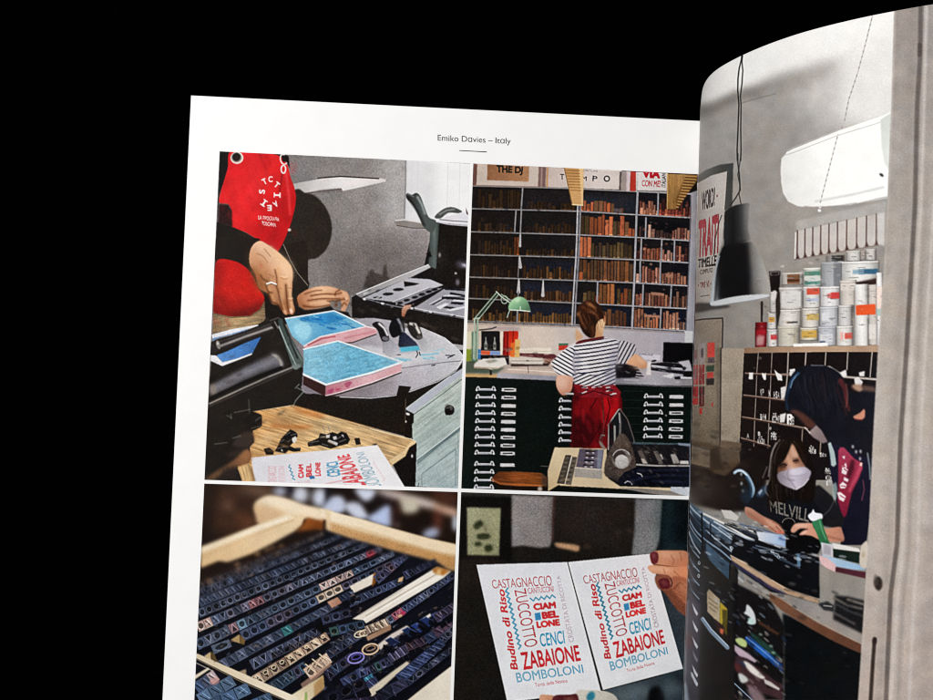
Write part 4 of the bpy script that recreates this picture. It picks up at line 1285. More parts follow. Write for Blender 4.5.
it(3)
fr(190, 480, 3.182)
P('#11121b', '26,352 60,300 150,285 300,235 370,175 430,158 500,182 640,222 790,262 842,300 834,590 690,702 690,790 -10,790 20,560', b=.7)
P('#241915', '30,320 120,268 250,240 400,160 440,165 300,250 120,310 30,350', b=1.6, g=.1)
FACE = ['#38425c', '#424a62', '#2e364e', '#4a5068', '#36384c']
LITE = '#98a4c4'
def row(a, b_, wa, wb, n, kind, face=None, side=.45, blur=.3, tint=None, edge=.75):
    """one stick of type from a to b_: side face, printing face, raised letters"""
    global _cur
    it(3, 'type_row', None, (a, b_))
    p = np.array(a if isinstance(a[0], tuple) else [a, b_], float)
    d = p[-1] - p[0]
    nn = np.array([-d[1], d[0]]) / np.linalg.norm(d)
    for k in range(n):
        t0, t1 = k / n, (k + .94) / n
        e = lambda t, s: tuple(p[0] + d * t + nn * s * (wa + (wb - wa) * t))
        c = hexc(rnd.choice(face or FACE)) * (.8 + .4 * rnd.random())
        for tn in ([tint] if tint and not isinstance(tint[0], tuple) else tint or []):
            if tn[0] <= (t0 + t1) / 2 <= tn[1]:
                c = hexc(tn[2]) * (.8 + .35 * rnd.random())
        c = tuple(np.clip(c.mean() + (c - c.mean()) * .72, 0, 1))
        P('#0c0d15', [e(t0, .5), e(t1, .5), e(t1, .5 + side), e(t0, .5 + side)], b=blur)
        P(c, [e(t0, -.5), e(t1, -.5), e(t1, .5), e(t0, .5)], b=blur, g=.12)
        L(tuple(np.clip(np.array(c) * 1.5 + .08, 0, 1)), [e(t0, .5), e(t1, .5)], 1.4, b=.3, a=edge * (.4 + .6 * rnd.random()))
        L(tuple(np.clip(np.array(c) * 1.4 + .05, 0, 1)), [e(t0, -.5), e(t0, .5)], 1.1, b=.3, a=.5)
        m = (t0 + t1) / 2
        hw = (t1 - t0) * .36
        q = rnd.random()
        dk = tuple(np.clip(np.array(c) * .42, 0, 1))
        lt = tuple(np.clip(np.array(c) * 1.35 + .10 + .12 * rnd.random(), 0, 1))
        if kind == 'o' or (kind == 'mix' and q < .35):
            t = np.linspace(0, 2 * math.pi, 14)
            o = [e(m + hw * math.cos(x), .34 * math.sin(x)) for x in t]
            L(lt, [(x, y + 1) for x, y in o], 1.9, b=.3, a=.9)
            P(dk, o, b=.3)
        elif kind == 'v' or (kind == 'mix' and q < .65):
            s = 1 if k % 2 else -1
            P(dk, [e(m - hw, -.36 * s), e(m + hw, -.36 * s), e(m, .36 * s)], b=.25)
            L(lt, [e(m - hw, -.36 * s), e(m, .38 * s), e(m + hw, -.36 * s)], 1.7, b=.25, a=.9)
        elif kind == 'i':
            L(lt, [e(m - hw * .3, -.42), e(m + hw * .3, .42)], 2.4, b=.25)
            L(dk, [e(m + hw * .6, -.42), e(m + hw, .42)], 2.2, b=.25)
        else:
            L(dk, [e(m - hw * .8, -.3), e(m + hw * .2, .3)], 3.2, b=.3)
            L(lt, [e(m, -.34), e(m + hw * .8, .3)], 1.9, b=.3, a=.9)
            if q > .8:
                L(lt, [e(m - hw, .1), e(m + hw * .6, -.1)], 1.5, b=.3, a=.8)
BRN = ['#3b3034', '#443a40', '#2e2a34', '#57443e']
row((28, 342), (425, 170), 24, 12, 26, 'mix', BRN, blur=.8, edge=.4)
for x, y in ((150, 268), (215, 235), (245, 222), (262, 215), (290, 210), (60, 320)):
    E(rnd.choice(['#8a6a52', '#a88464', '#7a5c4c']), x, y, 9, 6, -20, b=1.4, a=.8)
row((26, 362), (480, 178), 26, 13, 24, 'mix', blur=.6, edge=.6)
row((30, 390), (528, 192), 27, 14, 26, 'x', blur=.5, edge=.6)
row((28, 424), (566, 202), 28, 14, 24, 'o', ['#424a62', '#3a4258'], blur=.4)
row((24, 468), (610, 216), 30, 15, 25, 'mix', ['#4a5470', '#3d465e', '#54526a'], tint=((0, .07, '#b08a80'), (.26, .35, '#8e545c'), (.9, .97, '#b84454')), blur=.35)
C('#c23c4c', '560,240 586,228 592,235 568,248', b=1.2, a=.55)
row((22, 524), (650, 232), 33, 16, 24, 'mix', ['#415270', '#364660', '#4d5872'], tint=((.15, .2, '#75545e'), (.21, .26, '#6a94b4'), (.62, .78, '#bc9890')))
row((165, 497), (672, 250), 33, 16, 19, 'o', ['#3a4464', '#453f58', '#33405c'], side=.5, tint=(.46, .62, '#c0a085'))
# the gap, its light wood and the short rows beyond it
it(3, 'tray_divider', 'pale wooden divider between the rows of type')
P(('#ded3c4', '#f0e8dc', '500,350 590,300'), '508,338 588,296 584,330 520,360', b=.5)
P('#8a5420', '584,298 592,294 592,328 578,340', b=.6)
row((592, 318), (690, 240), 28, 16, 7, 'mix', ['#2c3456', '#3b3a5c', '#4c3848'])
row((682, 304), (784, 256), 26, 16, 6, 'x', ['#20263e', '#2c3050'])
row((505, 392), (676, 318), 26, 20, 8, 'mix', ['#343f62', '#2c3656'])
it(3, 'tray_divider', 'pale wooden divider between the rows of type')
P(('#e6ded2', '#f2ece2', '540,430 800,300'), '516,442 786,276 832,290 806,312 560,456 552,446', b=.45, g=.04)
L('#b8ab9c', '560,432 700,348 790,296', 3, b=.5)
L('#fdfaf4', '550,446 700,356 800,304', 4, b=.5, a=.8)
L('#a3978a', '540,430 680,346', 2, b=.4, a=.7)
P('#b0702c', '770,284 790,276 828,288 806,304 776,296', b=.8)
P('#e8c890', '788,284 800,280 798,300 782,302', b=.8, a=.8)
P('#d3b08a', '665,312 680,306 676,322 660,326', b=.5)

row((92, 592), (470, 392), 34, 22, 13, 'x', ['#36425c', '#2f3a52', '#434c66'], tint=(.52, .6, '#2f8088'), side=.9)
P(('#c89c84', '#a87a66', '440,380 480,400'), '436,388 470,372 484,390 452,408', b=.5)
row((478, 378), (522, 356), 22, 20, 2, 'x', ['#27304c'], side=1)
row((196, 588), (412, 476), 34, 26, 8, 'v', ['#3c4768', '#464e6c', '#353a54'], side=.9)
P('#0a0a0c', '392,470 436,440 446,462 420,486', b=.8)
row((420, 446), (512, 420), 28, 26, 3, 'o', ['#2a3150', '#343c5c'])
row((446, 484), (556, 456), 28, 24, 4, 'o', ['#22344c', '#2a3c5c', '#274848'], side=.9)
# faces half in shadow between the front rows
for a_, b_, n_ in (((330, 640), (520, 520), 8), ((452, 528), (536, 470), 4), ((520, 600), (700, 470), 8), ((640, 600), (836, 440), 8), ((260, 560), (400, 500), 7)):
    row(a_, b_, 20, 16, n_, 'mix', ['#23283a', '#2a2c3c', '#332e38'], side=.5, edge=.4)
# loose sort and small compartments at the left
it(3, 'tray_divider', 'pale wooden divider between the rows of type')
P('#b39568', '130,508 158,490 160,520 134,512', b=.5)
P('#7a6038', '158,490 176,508 172,524 160,520', b=.5)
P('#c4ab80', '44,560 66,546 68,576 60,572', b=.5)
P('#5c4a2a', '66,546 82,552 90,580 68,576', b=.5)
row((72, 540), (132, 516), 28, 24, 1, 'o', ['#5c6a86'], side=.9)
P('#c0a884', '150,612 178,600 180,618 166,626', b=.5, a=.8)
# tan letters
TAN = ['#b08e72', '#c0a080', '#a07c64']
row((205, 640), (440, 494), 36, 27, 9, 'mix', TAN, side=.5, edge=.9)
for i in range(9):
    t = i / 8.5
    x, y = 212 + 222 * t, 634 - 138 * t
    L('#3a2a2c', [(x - 9, y - 3), (x + 10, y + 6)], 6 - 2 * t, b=.35)
    ring('#e6cfb0', x + 2, y - 6, 8 - 2 * t, 6 - 2 * t, 2.4, -30)
row((258, 664), (370, 590), 40, 32, 6, 'mix', ['#2f4862', '#34546e', '#48466a', '#2c4258'], side=.9)
row((372, 618), (448, 560), 40, 34, 3, 'mix', ['#b8947c', '#a8846c'], side=.8)
for i in range(3):
    x, y = 384 + i * 22, 596 - i * 16
    L('#e3ccb0', [(x - 16, y - 10), (x + 14, y + 14)], 4, b=.35)
    L('#e3ccb0', [(x + 8, y - 14), (x - 8, y + 14)], 3, b=.35)
P('#c39a84', '352,648 446,580 452,590 360,668', b=.5, a=.7)
row((438, 556), (540, 492), 28, 24, 5, 'mix', ['#2a2f48', '#3b344a', '#343c58'])
for x, y in ((540, 490), (556, 486), (585, 470)):
    ring('#dcc8b0', x, y, 17, 9, 4, -20)
    ring('#9a806c', x + 2, y - 2, 9, 4, 3, -20)
row((560, 478), (632, 450), 26, 26, 4, 'i', ['#a88a74', '#8c7464', '#b89a82'], side=.9)
for i in range(4):
    L('#e4d3bc', [(578 + i * 16, 462 - i * 7), (598 + i * 16, 476 - i * 7)], 3, b=.3)
P('#c99e7e', '560,498 640,458 640,476 566,512', b=.5, a=.8)
row((630, 448), (842, 300), 24, 18, 13, 'mix', ['#333c5e', '#2c3558', '#48506e'], tint=(.1, .26, '#9c4458'))
E('#b8385c', 676, 424, 12, 7, -20, b=.7, a=.9)
E('#d4bc90', 668, 432, 8, 5, -20, b=.6, a=.9)
it(3, 'tray_divider', 'pale wooden divider between the rows of type')
P('#d9cfc6', '590,530 640,490 690,462 700,470 650,502 606,540', b=.6)
P('#e6e0da', '740,440 764,424 768,432 746,448', b=.5)
P('#dcd4c8', '780,428 800,416 802,428 790,438', b=.5)
row((434, 622), (520, 560), 32, 30, 4, 'mix', ['#25324e', '#2d2c48'], side=.9)
for x, y, c, c2 in ((528, 566, '#8f88cc', '#4c488c'), (574, 538, '#d2b598', '#8c7058')):
    E('#1c1a28', x, y, 28, 18, -15)
    ring(c, x, y, 26, 16, 5, -15)
    ring(c2, x + 1, y - 3, 15, 7, 4, -15)
    E('#0d0c14', x + 1, y - 4, 10, 4, -15)
row((560, 612), (640, 572), 30, 28, 5, 'mix', ['#242840', '#2a464a', '#383660'], side=.9)
row((636, 566), (700, 530), 30, 28, 4, 'i', ['#544e78', '#5c5684', '#3a3858'], side=1)
row((690, 530), (748, 508), 28, 26, 3, 'x', ['#3c2a3c', '#4a3440'], side=1)
for x, y, c in ((640, 520, '#1c2440'), (694, 488, '#1f2c4c'), (724, 474, '#2a3c78'), (752, 455, '#22305c'), (786, 440, '#2a3a6c')):
    it(3, 'type_block', None, (x, y))
    P('#0b0c14', [(x - 24, y + 2), (x + 8, y + 16), (x + 22, y), (x + 22, y + 14), (x + 6, y + 32), (x - 28, y + 18)], b=.4)
    P(c, [(x - 20, y - 10), (x - 2, y - 20), (x + 28, y - 4), (x + 8, y + 12)], b=.4, g=.12)
    L('#5a6ca4', [(x - 20, y - 10), (x - 2, y - 20), (x + 28, y - 4)], 2, b=.3, a=.7)
row((752, 508), (834, 452), 30, 28, 3, 'x', ['#263258', '#2f3c66', '#443046'], side=1)
row((780, 440), (842, 400), 28, 26, 3, 'x', ['#2c2840', '#352c44'], side=.9)
row((486, 648), (558, 604), 34, 32, 3, 'mix', ['#243c5c', '#2e3860'], side=.9)
row((556, 648), (588, 628), 34, 32, 1, 'i', ['#2c7ca0'], side=.9)
row((520, 680), (600, 636), 32, 32, 2, 'i', ['#343a6c', '#2a3058'], side=.9)
it(3, 'tray_divider', 'pale wooden divider between the rows of type')
P('#d8ccb8', '556,676 640,612 690,576 700,584 640,634 580,690', b=.6)
row((664, 634), (806, 512), 34, 26, 6, 'x', ['#26345c', '#303e70', '#1e2846'], side=.7)
for i in range(6):
    L('#7684ac', [(672 + i * 25, 612 - i * 21), (704 + i * 24, 622 - i * 21)], 2.6, b=.35, a=.85)
row((800, 510), (842, 470), 26, 24, 3, 'mix', ['#3c4058', '#2c3048'])
row((620, 700), (842, 530), 22, 18, 9, 'mix', ['#232a40', '#3a3c54', '#1c2038'], side=.8)
row((436, 700), (560, 640), 36, 34, 3, 'o', ['#17182a', '#1f2036'], side=.9)
row((600, 690), (690, 640), 40, 30, 2, 'x', ['#1c1f30', '#2b2a44'], side=.8)
row((480, 720), (620, 700), 40, 34, 3, 'i', ['#241f38', '#2c2444'], side=.8)
it(3, 'type_tray', 'pale wooden frame of the type tray')
P(('#ddd3c2', '#efe7d8', '660,700 840,620'), '690,702 740,662 836,588 834,800 560,800', b=.5, g=.05)
it(3, 'tray_divider', 'pale wooden divider between the rows of type')
P(('#e9dcc0', '#c9b48c', '330,690 420,640'), '322,684 424,620 428,660 380,702 340,708', b=.5)
P('#7fa050', '366,676 372,672 374,700 364,702', b=.5, a=.8)
P('#a87c48', '394,650 424,622 428,664 396,690', b=.8, a=.7)
P(('#d6c6aa', '#efe2cc', '20,555 330,690'), '14,556 24,552 180,620 340,690 344,704 320,706 160,636 18,566', b=.4, g=.04)
L('#8a7a60', '18,568 160,640 318,708', 2.5, b=.4)
for a_, b_, f_ in (((20, 664), (84, 618), ['#33486c', '#4c5878', '#a08c90']), ((30, 700), (140, 634), ['#3c5478', '#456082']), ((60, 720), (190, 660), ['#466488', '#3a547a', '#557296']), ((150, 740), (262, 690), ['#43638a', '#38547a'])):
    row(a_, b_, 40, 36, 3, 'x', f_, side=.8)
C('#c99a94', '62,640 84,626 94,640 74,652', b=.7, a=.8)
it(3, 'tray_divider', 'pale wooden divider between the rows of type')
P('#d9cdb8', '14,622 58,596 62,602 16,634', b=.5)
L('#cfc4b4', '16,580 70,606', 3, b=.4, a=.7)

fr(190, 480, 3.182)
specks('30,340 430,165 560,200 640,230 500,330 30,520', 260, ['#0e0f18', '#6a7086', '#4a4038', '#7a6258', '#1a1e30', '#8890a8'], 1.1, .5, .40, -24, 1.7, .42)
specks('30,520 500,330 780,262 840,300 834,560 600,690 340,690 30,560', 420, ['#0c0c14', '#79809a', '#5a4a44', '#2c3654', '#14182a', '#a0a6bc', '#8a705e'], 1.0, .4, .40, -30, 1.8, .42)
soften('-10,310 -10,150 440,140 860,250 860,300 560,225 430,190 300,260 20,350', 1.3, 4)
soften('20,330 420,160 560,200 420,260 20,400', .55, 3, .8)
soften('640,230 850,290 850,330 700,280', .6, 3, .7)

# ================================================================== picture 4: a hand holds up the cards
it(4)
fr(0, 0, 1)
P(('#1d1a17', '#171513', '460,500 680,700'), '450,484 705,494 700,760 440,760', g=.12)
P('#3d3b39', '456,490 695,500 695,503 456,496', b=1.5, a=.5)
fr(450, 485)
P('#0f0e0d', '70,76 410,84 410,510 60,500', b=1)
P('#2a201b', '50,480 330,480 340,560 60,720', b=5, a=.7)
it(4, 'framed_picture', 'out of focus framed picture with dark blots')
P(('#a1a182', '#8d8d6c', '120,150 330,470'), '112,148 342,154 330,470 116,466', b=.9, g=.16)
for s in ('160,262 185,240 210,236 222,268 200,280 185,296 162,290', '182,330 250,322 270,345 240,362 188,360', '165,388 195,376 215,400 175,408', '232,404 272,396 284,425 255,448 232,432', '230,270 240,300 236,310'):
    C('#252b19', s, b=1.1, a=.92)
it(4)
P('#0f0d0c', '345,84 412,84 412,500 330,500', b=1.2)
P(('#908a89', '#86807f', '420,80 660,400'), '412,68 692,78 684,350 664,412 600,418 480,402 412,412', b=1.1, g=.18)
P('#4a2a28', '688,80 704,80 690,362 676,390', b=1, a=.8)
C('#2d2522', '710,90 1000,100 1050,300 900,360 720,340', b=7, a=.8)
C('#c79e7a', '700,386 740,386 850,402 862,420 850,442 790,430 712,412', b=1.2)
E('#5e4434', 915, 408, 22, 9, 10, b=1.6, a=.8)
fr(560, 485)
C('#2a2320', '100,110 460,110 470,420 200,400', b=8, a=.7)
E('#7a5f50', 470, 305, 14, 12, b=2, a=.7)
E('#4c3c34', 385, 320, 16, 16, b=2, a=.7)
P(('#75757a', '#7f8183', '500,90 650,430'), '502,88 684,100 668,330 640,432 600,470 478,466 496,300', b=1.2, g=.18)
P('#5f6b6b', '630,96 690,100 676,330 640,440 620,300', b=2, a=.5)
P('#0d1215', '684,98 862,100 866,470 640,470 664,400', b=1)
C('#1b3036', '690,120 760,120 750,380 690,400', b=4, a=.7)
C('#223438', '700,400 860,400 860,440 700,440', b=3, a=.7)
P(('#262d32', '#333d44', '660,640 830,800'), '620,590 870,590 850,1400 660,1240', b=.8)

def homog(src, dst):
    A = []
    for (x, y), (u, v) in zip(src, dst):
        A += [[x, y, 1, 0, 0, 0, -u * x, -u * y], [0, 0, 0, x, y, 1, -v * x, -v * y]]
    h = np.linalg.solve(np.array(A, float), np.array(dst, float).ravel())
    H = np.append(h, 1).reshape(3, 3)
    def f(p):
        p = np.asarray(p, float)
        q = np.c_[p, np.ones(len(p))] @ H.T
        return q[:, :2] / q[:, 2:]
    return f
CARD1 = [(116, 269.5), (405.5, 261), (512, 672), (214, 706)]           # in the 3.182 frame at (440, 480)
CARD2 = [(407, 261), (669, 234.5), (773, 600), (518.5, 668)]
def card(label, dst, red, blue, first):
    it(4, 'printed_card', label)
    fr(440, 480, 3.182)
    h = homog(CARD1, dst)
    q = lambda s: h(np.array([tuple(map(float, z.split(','))) for z in s.split()]))
    P(('#e2e4ea', '#ecedf1', '130,280 480,640'), dst, b=.3, g=.05)
    S = lambda s, c, wd, **k: L(c, q(s) if isinstance(s, str) else h(np.array(s)), wd, **k)
    W = lambda c, t, quad, **k: T(c, t, quad, hom=h, **k)
    W(red, 'CASTAGNACCIO', '163,318 353,303 357,336 168,345', bold=-.004)
    W('#c2616a', 'CANTUCCINI', '278,343 360,337 362,355 281,362', b=.25)
    S(wave((288, 381), (366, 369), 9, 5), blue, 4.2, b=.3)
    W('#d0363a', 'CIAM', '295,393 367,386 370,408 299,415', bold=.065)
    P('#3f8fc0', q('301,424 319,421 322,444 304,447'))
    W('#d0363a', 'BEL', '322,420 376,413 380,437 326,443', bold=.07)
    W('#d0363a', 'LONE', '305,450 380,441 383,463 309,472', bold=.065)
    W('#3a9abc', 'CENCI', '315,489 393,478 398,520 321,531', bold=.015)
    W('#cc2f38', 'ZABAIONE', '254,548 440,524 449,575 266,605', bold=.022)
    W('#559fbe', 'BOMBOLONI', '240,613 453,586 458,613 246,645', bold=.012)
    W('#f0f0f4', 'BOMBOLONI', '242,613 455,586 460,613 248,645', bold=-.012, a=.35, b=.15)
    W('#c5646c', 'Torta della Nonna', '300,646 404,632 406,643 303,658', b=.2)
    W('#c8343a', 'Budino di Riso', '226,606 181,348 204,346 249,603', bold=.03, shear=.15)
    S(wave((211, 345), (255, 536), 23, 4.5), blue, 5, b=.3)
    W(red, 'ZUCCOTTO', '272,343 312,526 271,534 236,350', bold=0.0)
    W('#b496a0' if first else '#a88a94', 'CROSTATA DI RICOTTA', '411,517 370,306 382,303 427,513', b=.25, a=.8)
card('left printed card, lettered in red and blue', CARD1, '#b8454f', '#4a9ab8', True)
card('right printed card, lettered in red and blue, pinched by the fingers', CARD2, '#b04450', '#2f86a4', False)
it(4)
fr(440, 480, 3.182)
L('#2a2a2e', '406,261 515,670', 2.6, b=.25)
L('#8d8f96', '116,269.5 405,261', 1.6, b=.3, a=.6)

fr(560, 595)
P(('#46525a', '#2c363c', '300,640 800,640'), '286,636 552,570 822,494 840,1200 300,1200', b=.5, g=.08)
C('#6d7a80', '380,640 560,600 600,660 420,720', b=4, a=.7)
C('#0d0e10', '590,660 630,610 670,620 700,700 690,900 570,900', b=1.6)
C('#15181b', '770,520 830,540 830,600 770,590', b=3, a=.8)
C('#5d6870', '690,600 790,560 800,650 710,690', b=4, a=.6)
C(('#dcd7cc', '#c8c2b6', '120,650 380,700'), '100,656 200,634 320,646 388,705 400,900 90,900', b=.5)
E('#2f7d94', 205, 675, 26, 34, 30, b=.9)
it(4, 'hand', 'fingers pinching the right card at its corner')
fr(560, 485)
C('#7d4a38', '640,600 740,590 860,600 870,860 790,840 700,720 650,680', b=.7)
C(('#d09878', '#b87a5a', '620,460 850,560'), '600,468 620,445 660,436 760,436 850,448 870,560 760,548 640,532 612,520', b=.5, g=.05)
C('#e3b394', '660,450 740,446 830,462 780,480 680,474', b=2, a=.6)
C('#6a2a30', '602,456 640,444 656,470 650,515 622,528 606,505', b=.5)
C('#9a5a60', '612,465 630,458 640,478 620,488', b=1, a=.6)
L('#6e3a28', '640,532 720,542 850,556', 8, b=.6)
C(('#e0a684', '#c98a66', '590,560 850,600'), '584,552 612,533 720,542 860,552 866,650 760,626 690,598 620,588', b=.5, g=.05)
C('#f0c4a4', '600,550 680,552 760,568 700,575 620,570', b=1.5, a=.7)
for s in ('740,470 760,500 750,530', '800,450 810,500', '760,575 790,600 800,630', '690,560 700,585'):
    L('#95583e', s, 5, b=.9, a=.6)
C('#8a5240', '640,610 720,600 760,660 740,690 690,700 645,660', b=.6)
C('#5c2228', '660,630 715,622 738,668 720,690 684,692 662,668', b=.5)
C('#8a4a4c', '676,640 700,636 712,660 690,668', b=1, a=.6)
C('#a5674c', '750,610 860,640 866,800 800,760 745,690', b=.8)
L('#3a2a2c', '736,622 748,650 742,676', 7, b=.4)
L('#6e3a2a', '760,690 800,650 850,690', 8, b=.8, a=.8)
C('#c08866', '790,650 850,660 860,740 820,720', b=2, a=.7)
it(4, 'hand', 'thumb at the bottom edge of the left card')
fr(450, 595)
C(('#e0a888', '#c48a68', '600,670 680,700'), '596,690 606,664 640,664 700,678 720,760 600,760', b=.5)
C('#5a2428', '690,676 800,664 850,668 850,780 700,780', b=.6)
C('#8f5a4a', '760,690 820,690 830,760 770,760', b=1.4, a=.6)

# ================================================================== picture 5 (on the curling page): two people at a workshop table
it(5)
fr(0, 0, 1)
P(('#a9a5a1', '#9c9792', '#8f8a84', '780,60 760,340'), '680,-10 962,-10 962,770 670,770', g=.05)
C('#cfccc9', '800,40 900,20 900,120 840,130 800,100', b=10, a=.7)
P(('#efeeec', '#eceae8', '700,60 890,30'), '690,-10 900,-10 900,52 860,56 820,60 790,72 765,82 740,90 718,103 700,108 690,108', b=4)
C('#e6e4e1', '850,30 900,14 900,118 870,124 840,114', b=6, a=.85)
C('#efeeec', '700,70 740,48 800,28 890,8 890,30 800,52 740,74 700,96', b=4, a=.8, g=.03)
C('#76716b', '698,108 715,101 742,90 770,86 760,96 735,103 705,116', b=3, a=.75)
C('#8e8984', '760,84 800,72 835,66 810,84 775,96', b=5, a=.6)
L('#6f6a64', '740,103.5 752,100 775,94', 1, b=.8, a=.6)
C('#8e8a86', '755,110 790,100 800,150 770,220 750,200', b=8, a=.35)
it(5, 'hanging_chain', 'thin pale chain hanging past the wall unit')
chain = [(872.5, 16), (866, 42), (858, 72), (849, 99), (844, 124), (838, 134.5), (829, 168), (820, 203), (819, 211)]
for (x0, y0), (x1, y1) in zip(chain[:-1], chain[1:]):
    n = max(2, int(math.hypot(x1 - x0, y1 - y0) / 2.6))
    for i in range(n):
        t = (i + .2) / n
        x, y = x0 + (x1 - x0) * t, y0 + (y1 - y0) * t
        L('#a19d98' if i % 2 else '#c3c0bb', [(x, y), (x - .5, y + 1.5)], 1.3, b=.3)
chain_pts = chain
it(5, 'air_conditioner', 'white wall mounted air conditioner')
P(('#e6e5e2', '#f6f6f4', '#f3f3f1', '782,190 830,160 885,150'), '780.6,168 781.5,158.5 786,153.5 793,149.5 838.3,131.6 880.5,115.5 892,110 889.6,150 888,198 850,205 812,207 798,206.4 788,201.5 783,193 781,182', b=.5, g=.03)
fr(793, 100)
L('#f4f3ef', '-40,352 0,332 310,208 580,118 660,84', 10, b=.4)
L('#b9b4ae', '-60,370 0,352 300,236 580,150', 3.5, b=.4)
L('#cbc7c2', '-40,338 0,318 310,198 580,108 650,76', 4, b=.5, a=.8)
P(('#cfd3cd', '#dadcd8', '580,200 640,300'), '582,132 660,82 650,300 636,462 612,420 592,320', b=.6)
E('#33302e', 590, 500, 17, 9, 35, b=.6)
L('#d8d7d6', '150,676 400,630 600,582', 16, b=1)
L('#9a938d', '400,700 560,660 636,646', 7, b=1, a=.8)
fr(760, 200)
L('#a19a94', '300,44 400,58 520,42 640,22', 8, b=1.2, a=.8)
it(5, 'hanging_chain', 'thin pale chain hanging past the wall unit')
fr(0, 0, 1)
for i in range(26):
    t = i / 26
    x, y = 838 - 18 * t, 134.5 + 69 * t
    L('#aeaaa5' if i % 2 else '#d6d4d0', [(x, y), (x - .4, y + 1.5)], 1.3, b=.3)
E('#f2f1ee', 819.4, 210.6, 1.6, 1.4)
E('#dddad6', 820, 207.4, 1.2, 1)

it(5, 'poster', 'framed poster with tall red and black lettering')
fr(685, 160)
P(('#5c5e5b', '#3a3b3a', '90,100 310,60'), '60,120 95,98 140,66 230,32 322,20 314,310 280,330 262,345 280,100 180,110 60,180', b=.5, g=.04)
P(('#b9b2ad', '#c9c2bd', '80,400 280,200'), '60,168 96,148 180,102 286,74 268,332 245,560 206,700 195,960 -20,960', b=.4, g=.07)
fr(685, 255)
P(('#bdb5af', '#aca49d', '100,0 120,320'), '60,-40 222,-40 190,150 172,312 120,316 64,322', b=.4, g=.07)
fr(685, 160)
L('#2b2b2a', '284,78 272,260 266,330', 7, b=.4, a=.8)
T('#2c2a29', 'WORD?', '112,212 200,178 200,306 112,342', bold=.03)
E('#7a5a54', 214, 240, 6, 9)
T(('#b05058', '#9a3f46', '90,500 220,500'), 'TRAITI', '92,404 228,354 222,622 84,656', bold=.045)
fr(685, 255)
T('#2a2725', 'TIMELLE', '88,28 212,0 206,72 86,86', bold=.03)
T('#4a4542', 'COMPUTO', '100,100 186,84 184,116 100,130', bold=.02)
T('#7d3a34', '• TRE VI •', '86,188 176,168 173,212 86,220', bold=.02)
L('#4a4340', '106,276 160,268', 5, b=.5, a=.8)
it(5)
C('#3f3b38', '56,326 180,318 292,336 284,352 180,366 60,384', b=1.0, a=.9)
fr(685, 255)
P(('#8e8377', '#8a7d70', '60,440 240,460'), '56,432 150,424 250,420 240,720 50,720', b=.4, g=.10)
L('#272220', '50,438 120,428 250,420 252,450 246,720', 8, b=.5)
fr(680, 350)
P(('#867867', '#8b7d6c', '#6e6252', '80,0 270,0 270,640'), '60,-10 272,-10 268,640 170,632 60,612', b=.4, g=.12)
P(('#a89b8b', '#9a8d7d', '280,0 420,600'), '274,-10 432,-10 424,300 418,450 408,668 272,642', b=.5, g=.10)
L('#2c241f', '272,-10 270,300 266,650', 9, b=.6)
P('#5b5145', '240,-10 268,-10 264,640 246,640', b=1.2, a=.6)
L('#3c332b', '60,622 170,636 270,650 408,672', 7, b=.7)
it(5, 'poster', 'pinned sheet with a grid of red and grey blocks')
fr(680, 350)
for r_ in (('#8a7f80', 92, -34, 116, 92), ('#9a8e8e', 128, -46, 164, 90), ('#c9463c', 182, -52, 232, 48), ('#5a4c50', 186, 48, 230, 88), ('#b43a34', 92, 100, 122, 230), ('#8c2a28', 128, 96, 164, 228), ('#324a3a', 176, 102, 228, 142),
           ('#c0453c', 180, 146, 222, 186), ('#2c2624', 176, 188, 228, 232), ('#a8302e', 84, 242, 124, 312), ('#33282a', 128, 242, 162, 300), ('#b8352f', 82, 318, 122, 362), ('#5c2624', 128, 296, 160, 374), ('#b13a30', 130, 384, 148, 426), ('#a65048', 210, 346, 222, 376)):
    c_, x0, y0, x1, y1 = r_
    P(c_, [(x0, y0 + 4), (x1, y0), (x1 - 1, y1), (x0 - 1, y1 + 3)], b=.5, g=.14)
for s in ('124,-40 122,366', '168,-48 164,240', '76,98 234,90', '74,238 176,230', '90,170 176,150', '140,-40 138,200', '104,-30 102,230', '148,100 146,360'):
    L('#a79a90', s, 4, b=.4, a=.8)
for s in ('98,120 118,120 112,200 96,190', '132,120 148,116 150,200 134,190', '86,256 104,252 100,300 86,296', '136,250 150,246 150,290 136,290', '100,0 110,0 108,60 98,60', '140,-10 156,-14 154,50 140,50'):
    P(rnd.choice(['#d0564a', '#3c2f32', '#7c2a2a', '#6d5c60']), s, b=.6, a=.8)

# pendant lamp
it(5, 'pendant_lamp', 'dark metal pendant lamp on a twisted cord')
fr(690, 0)
L('#232323', '346,366 342,400 328,455 320,520 318,600 326,700 320,860 314,1000 316,1070', 9, b=.35)
L('#2b2b2b', '350,370 346,410 352,470 346,560 336,640 340,700 338,860 340,1000 338,1070', 8, b=.35)
fr(685, 160)
L('#2f2f2f', '352,-40 352,20 362,100 368,200 340,250 300,305', 9, b=.35)
L('#3a3a3a', '372,-40 364,30 352,100 366,170 360,230 374,295', 7, b=.35)
L('#2a2826', '244,370 226,420 200,530 192,640', 6, b=.4, a=.8)
P(('#242628', '#151517', '#3a3a3b', '#8a8784', '262,400 440,400'), '264,345 296,318 340,300 416,287 434,292 424,340 422,480 442,530 260,600 258,480', b=.5, g=.04)
C('#9a9794', '396,300 440,288 436,380 430,480 400,470', b=3, a=.55)
fr(685, 255)
P(('#c9ced2', '#2a2c30', '#0e0e10', '#121214', '#1c1c1d', '#6a6866', '#9a9793', '#b3afab', '180,150 560,100'), '262,-60 250,-50 225,20 204,100 184,200 168,322 200,338 350,312 470,288 582,270 574,232 548,130 510,10 474,-60 440,-90', b=.5, g=.05)
P('#0f0f11', '232,20 262,-60 420,-90 428,40 434,150 420,262 300,285 215,300 222,150', b=2.2, a=.9)
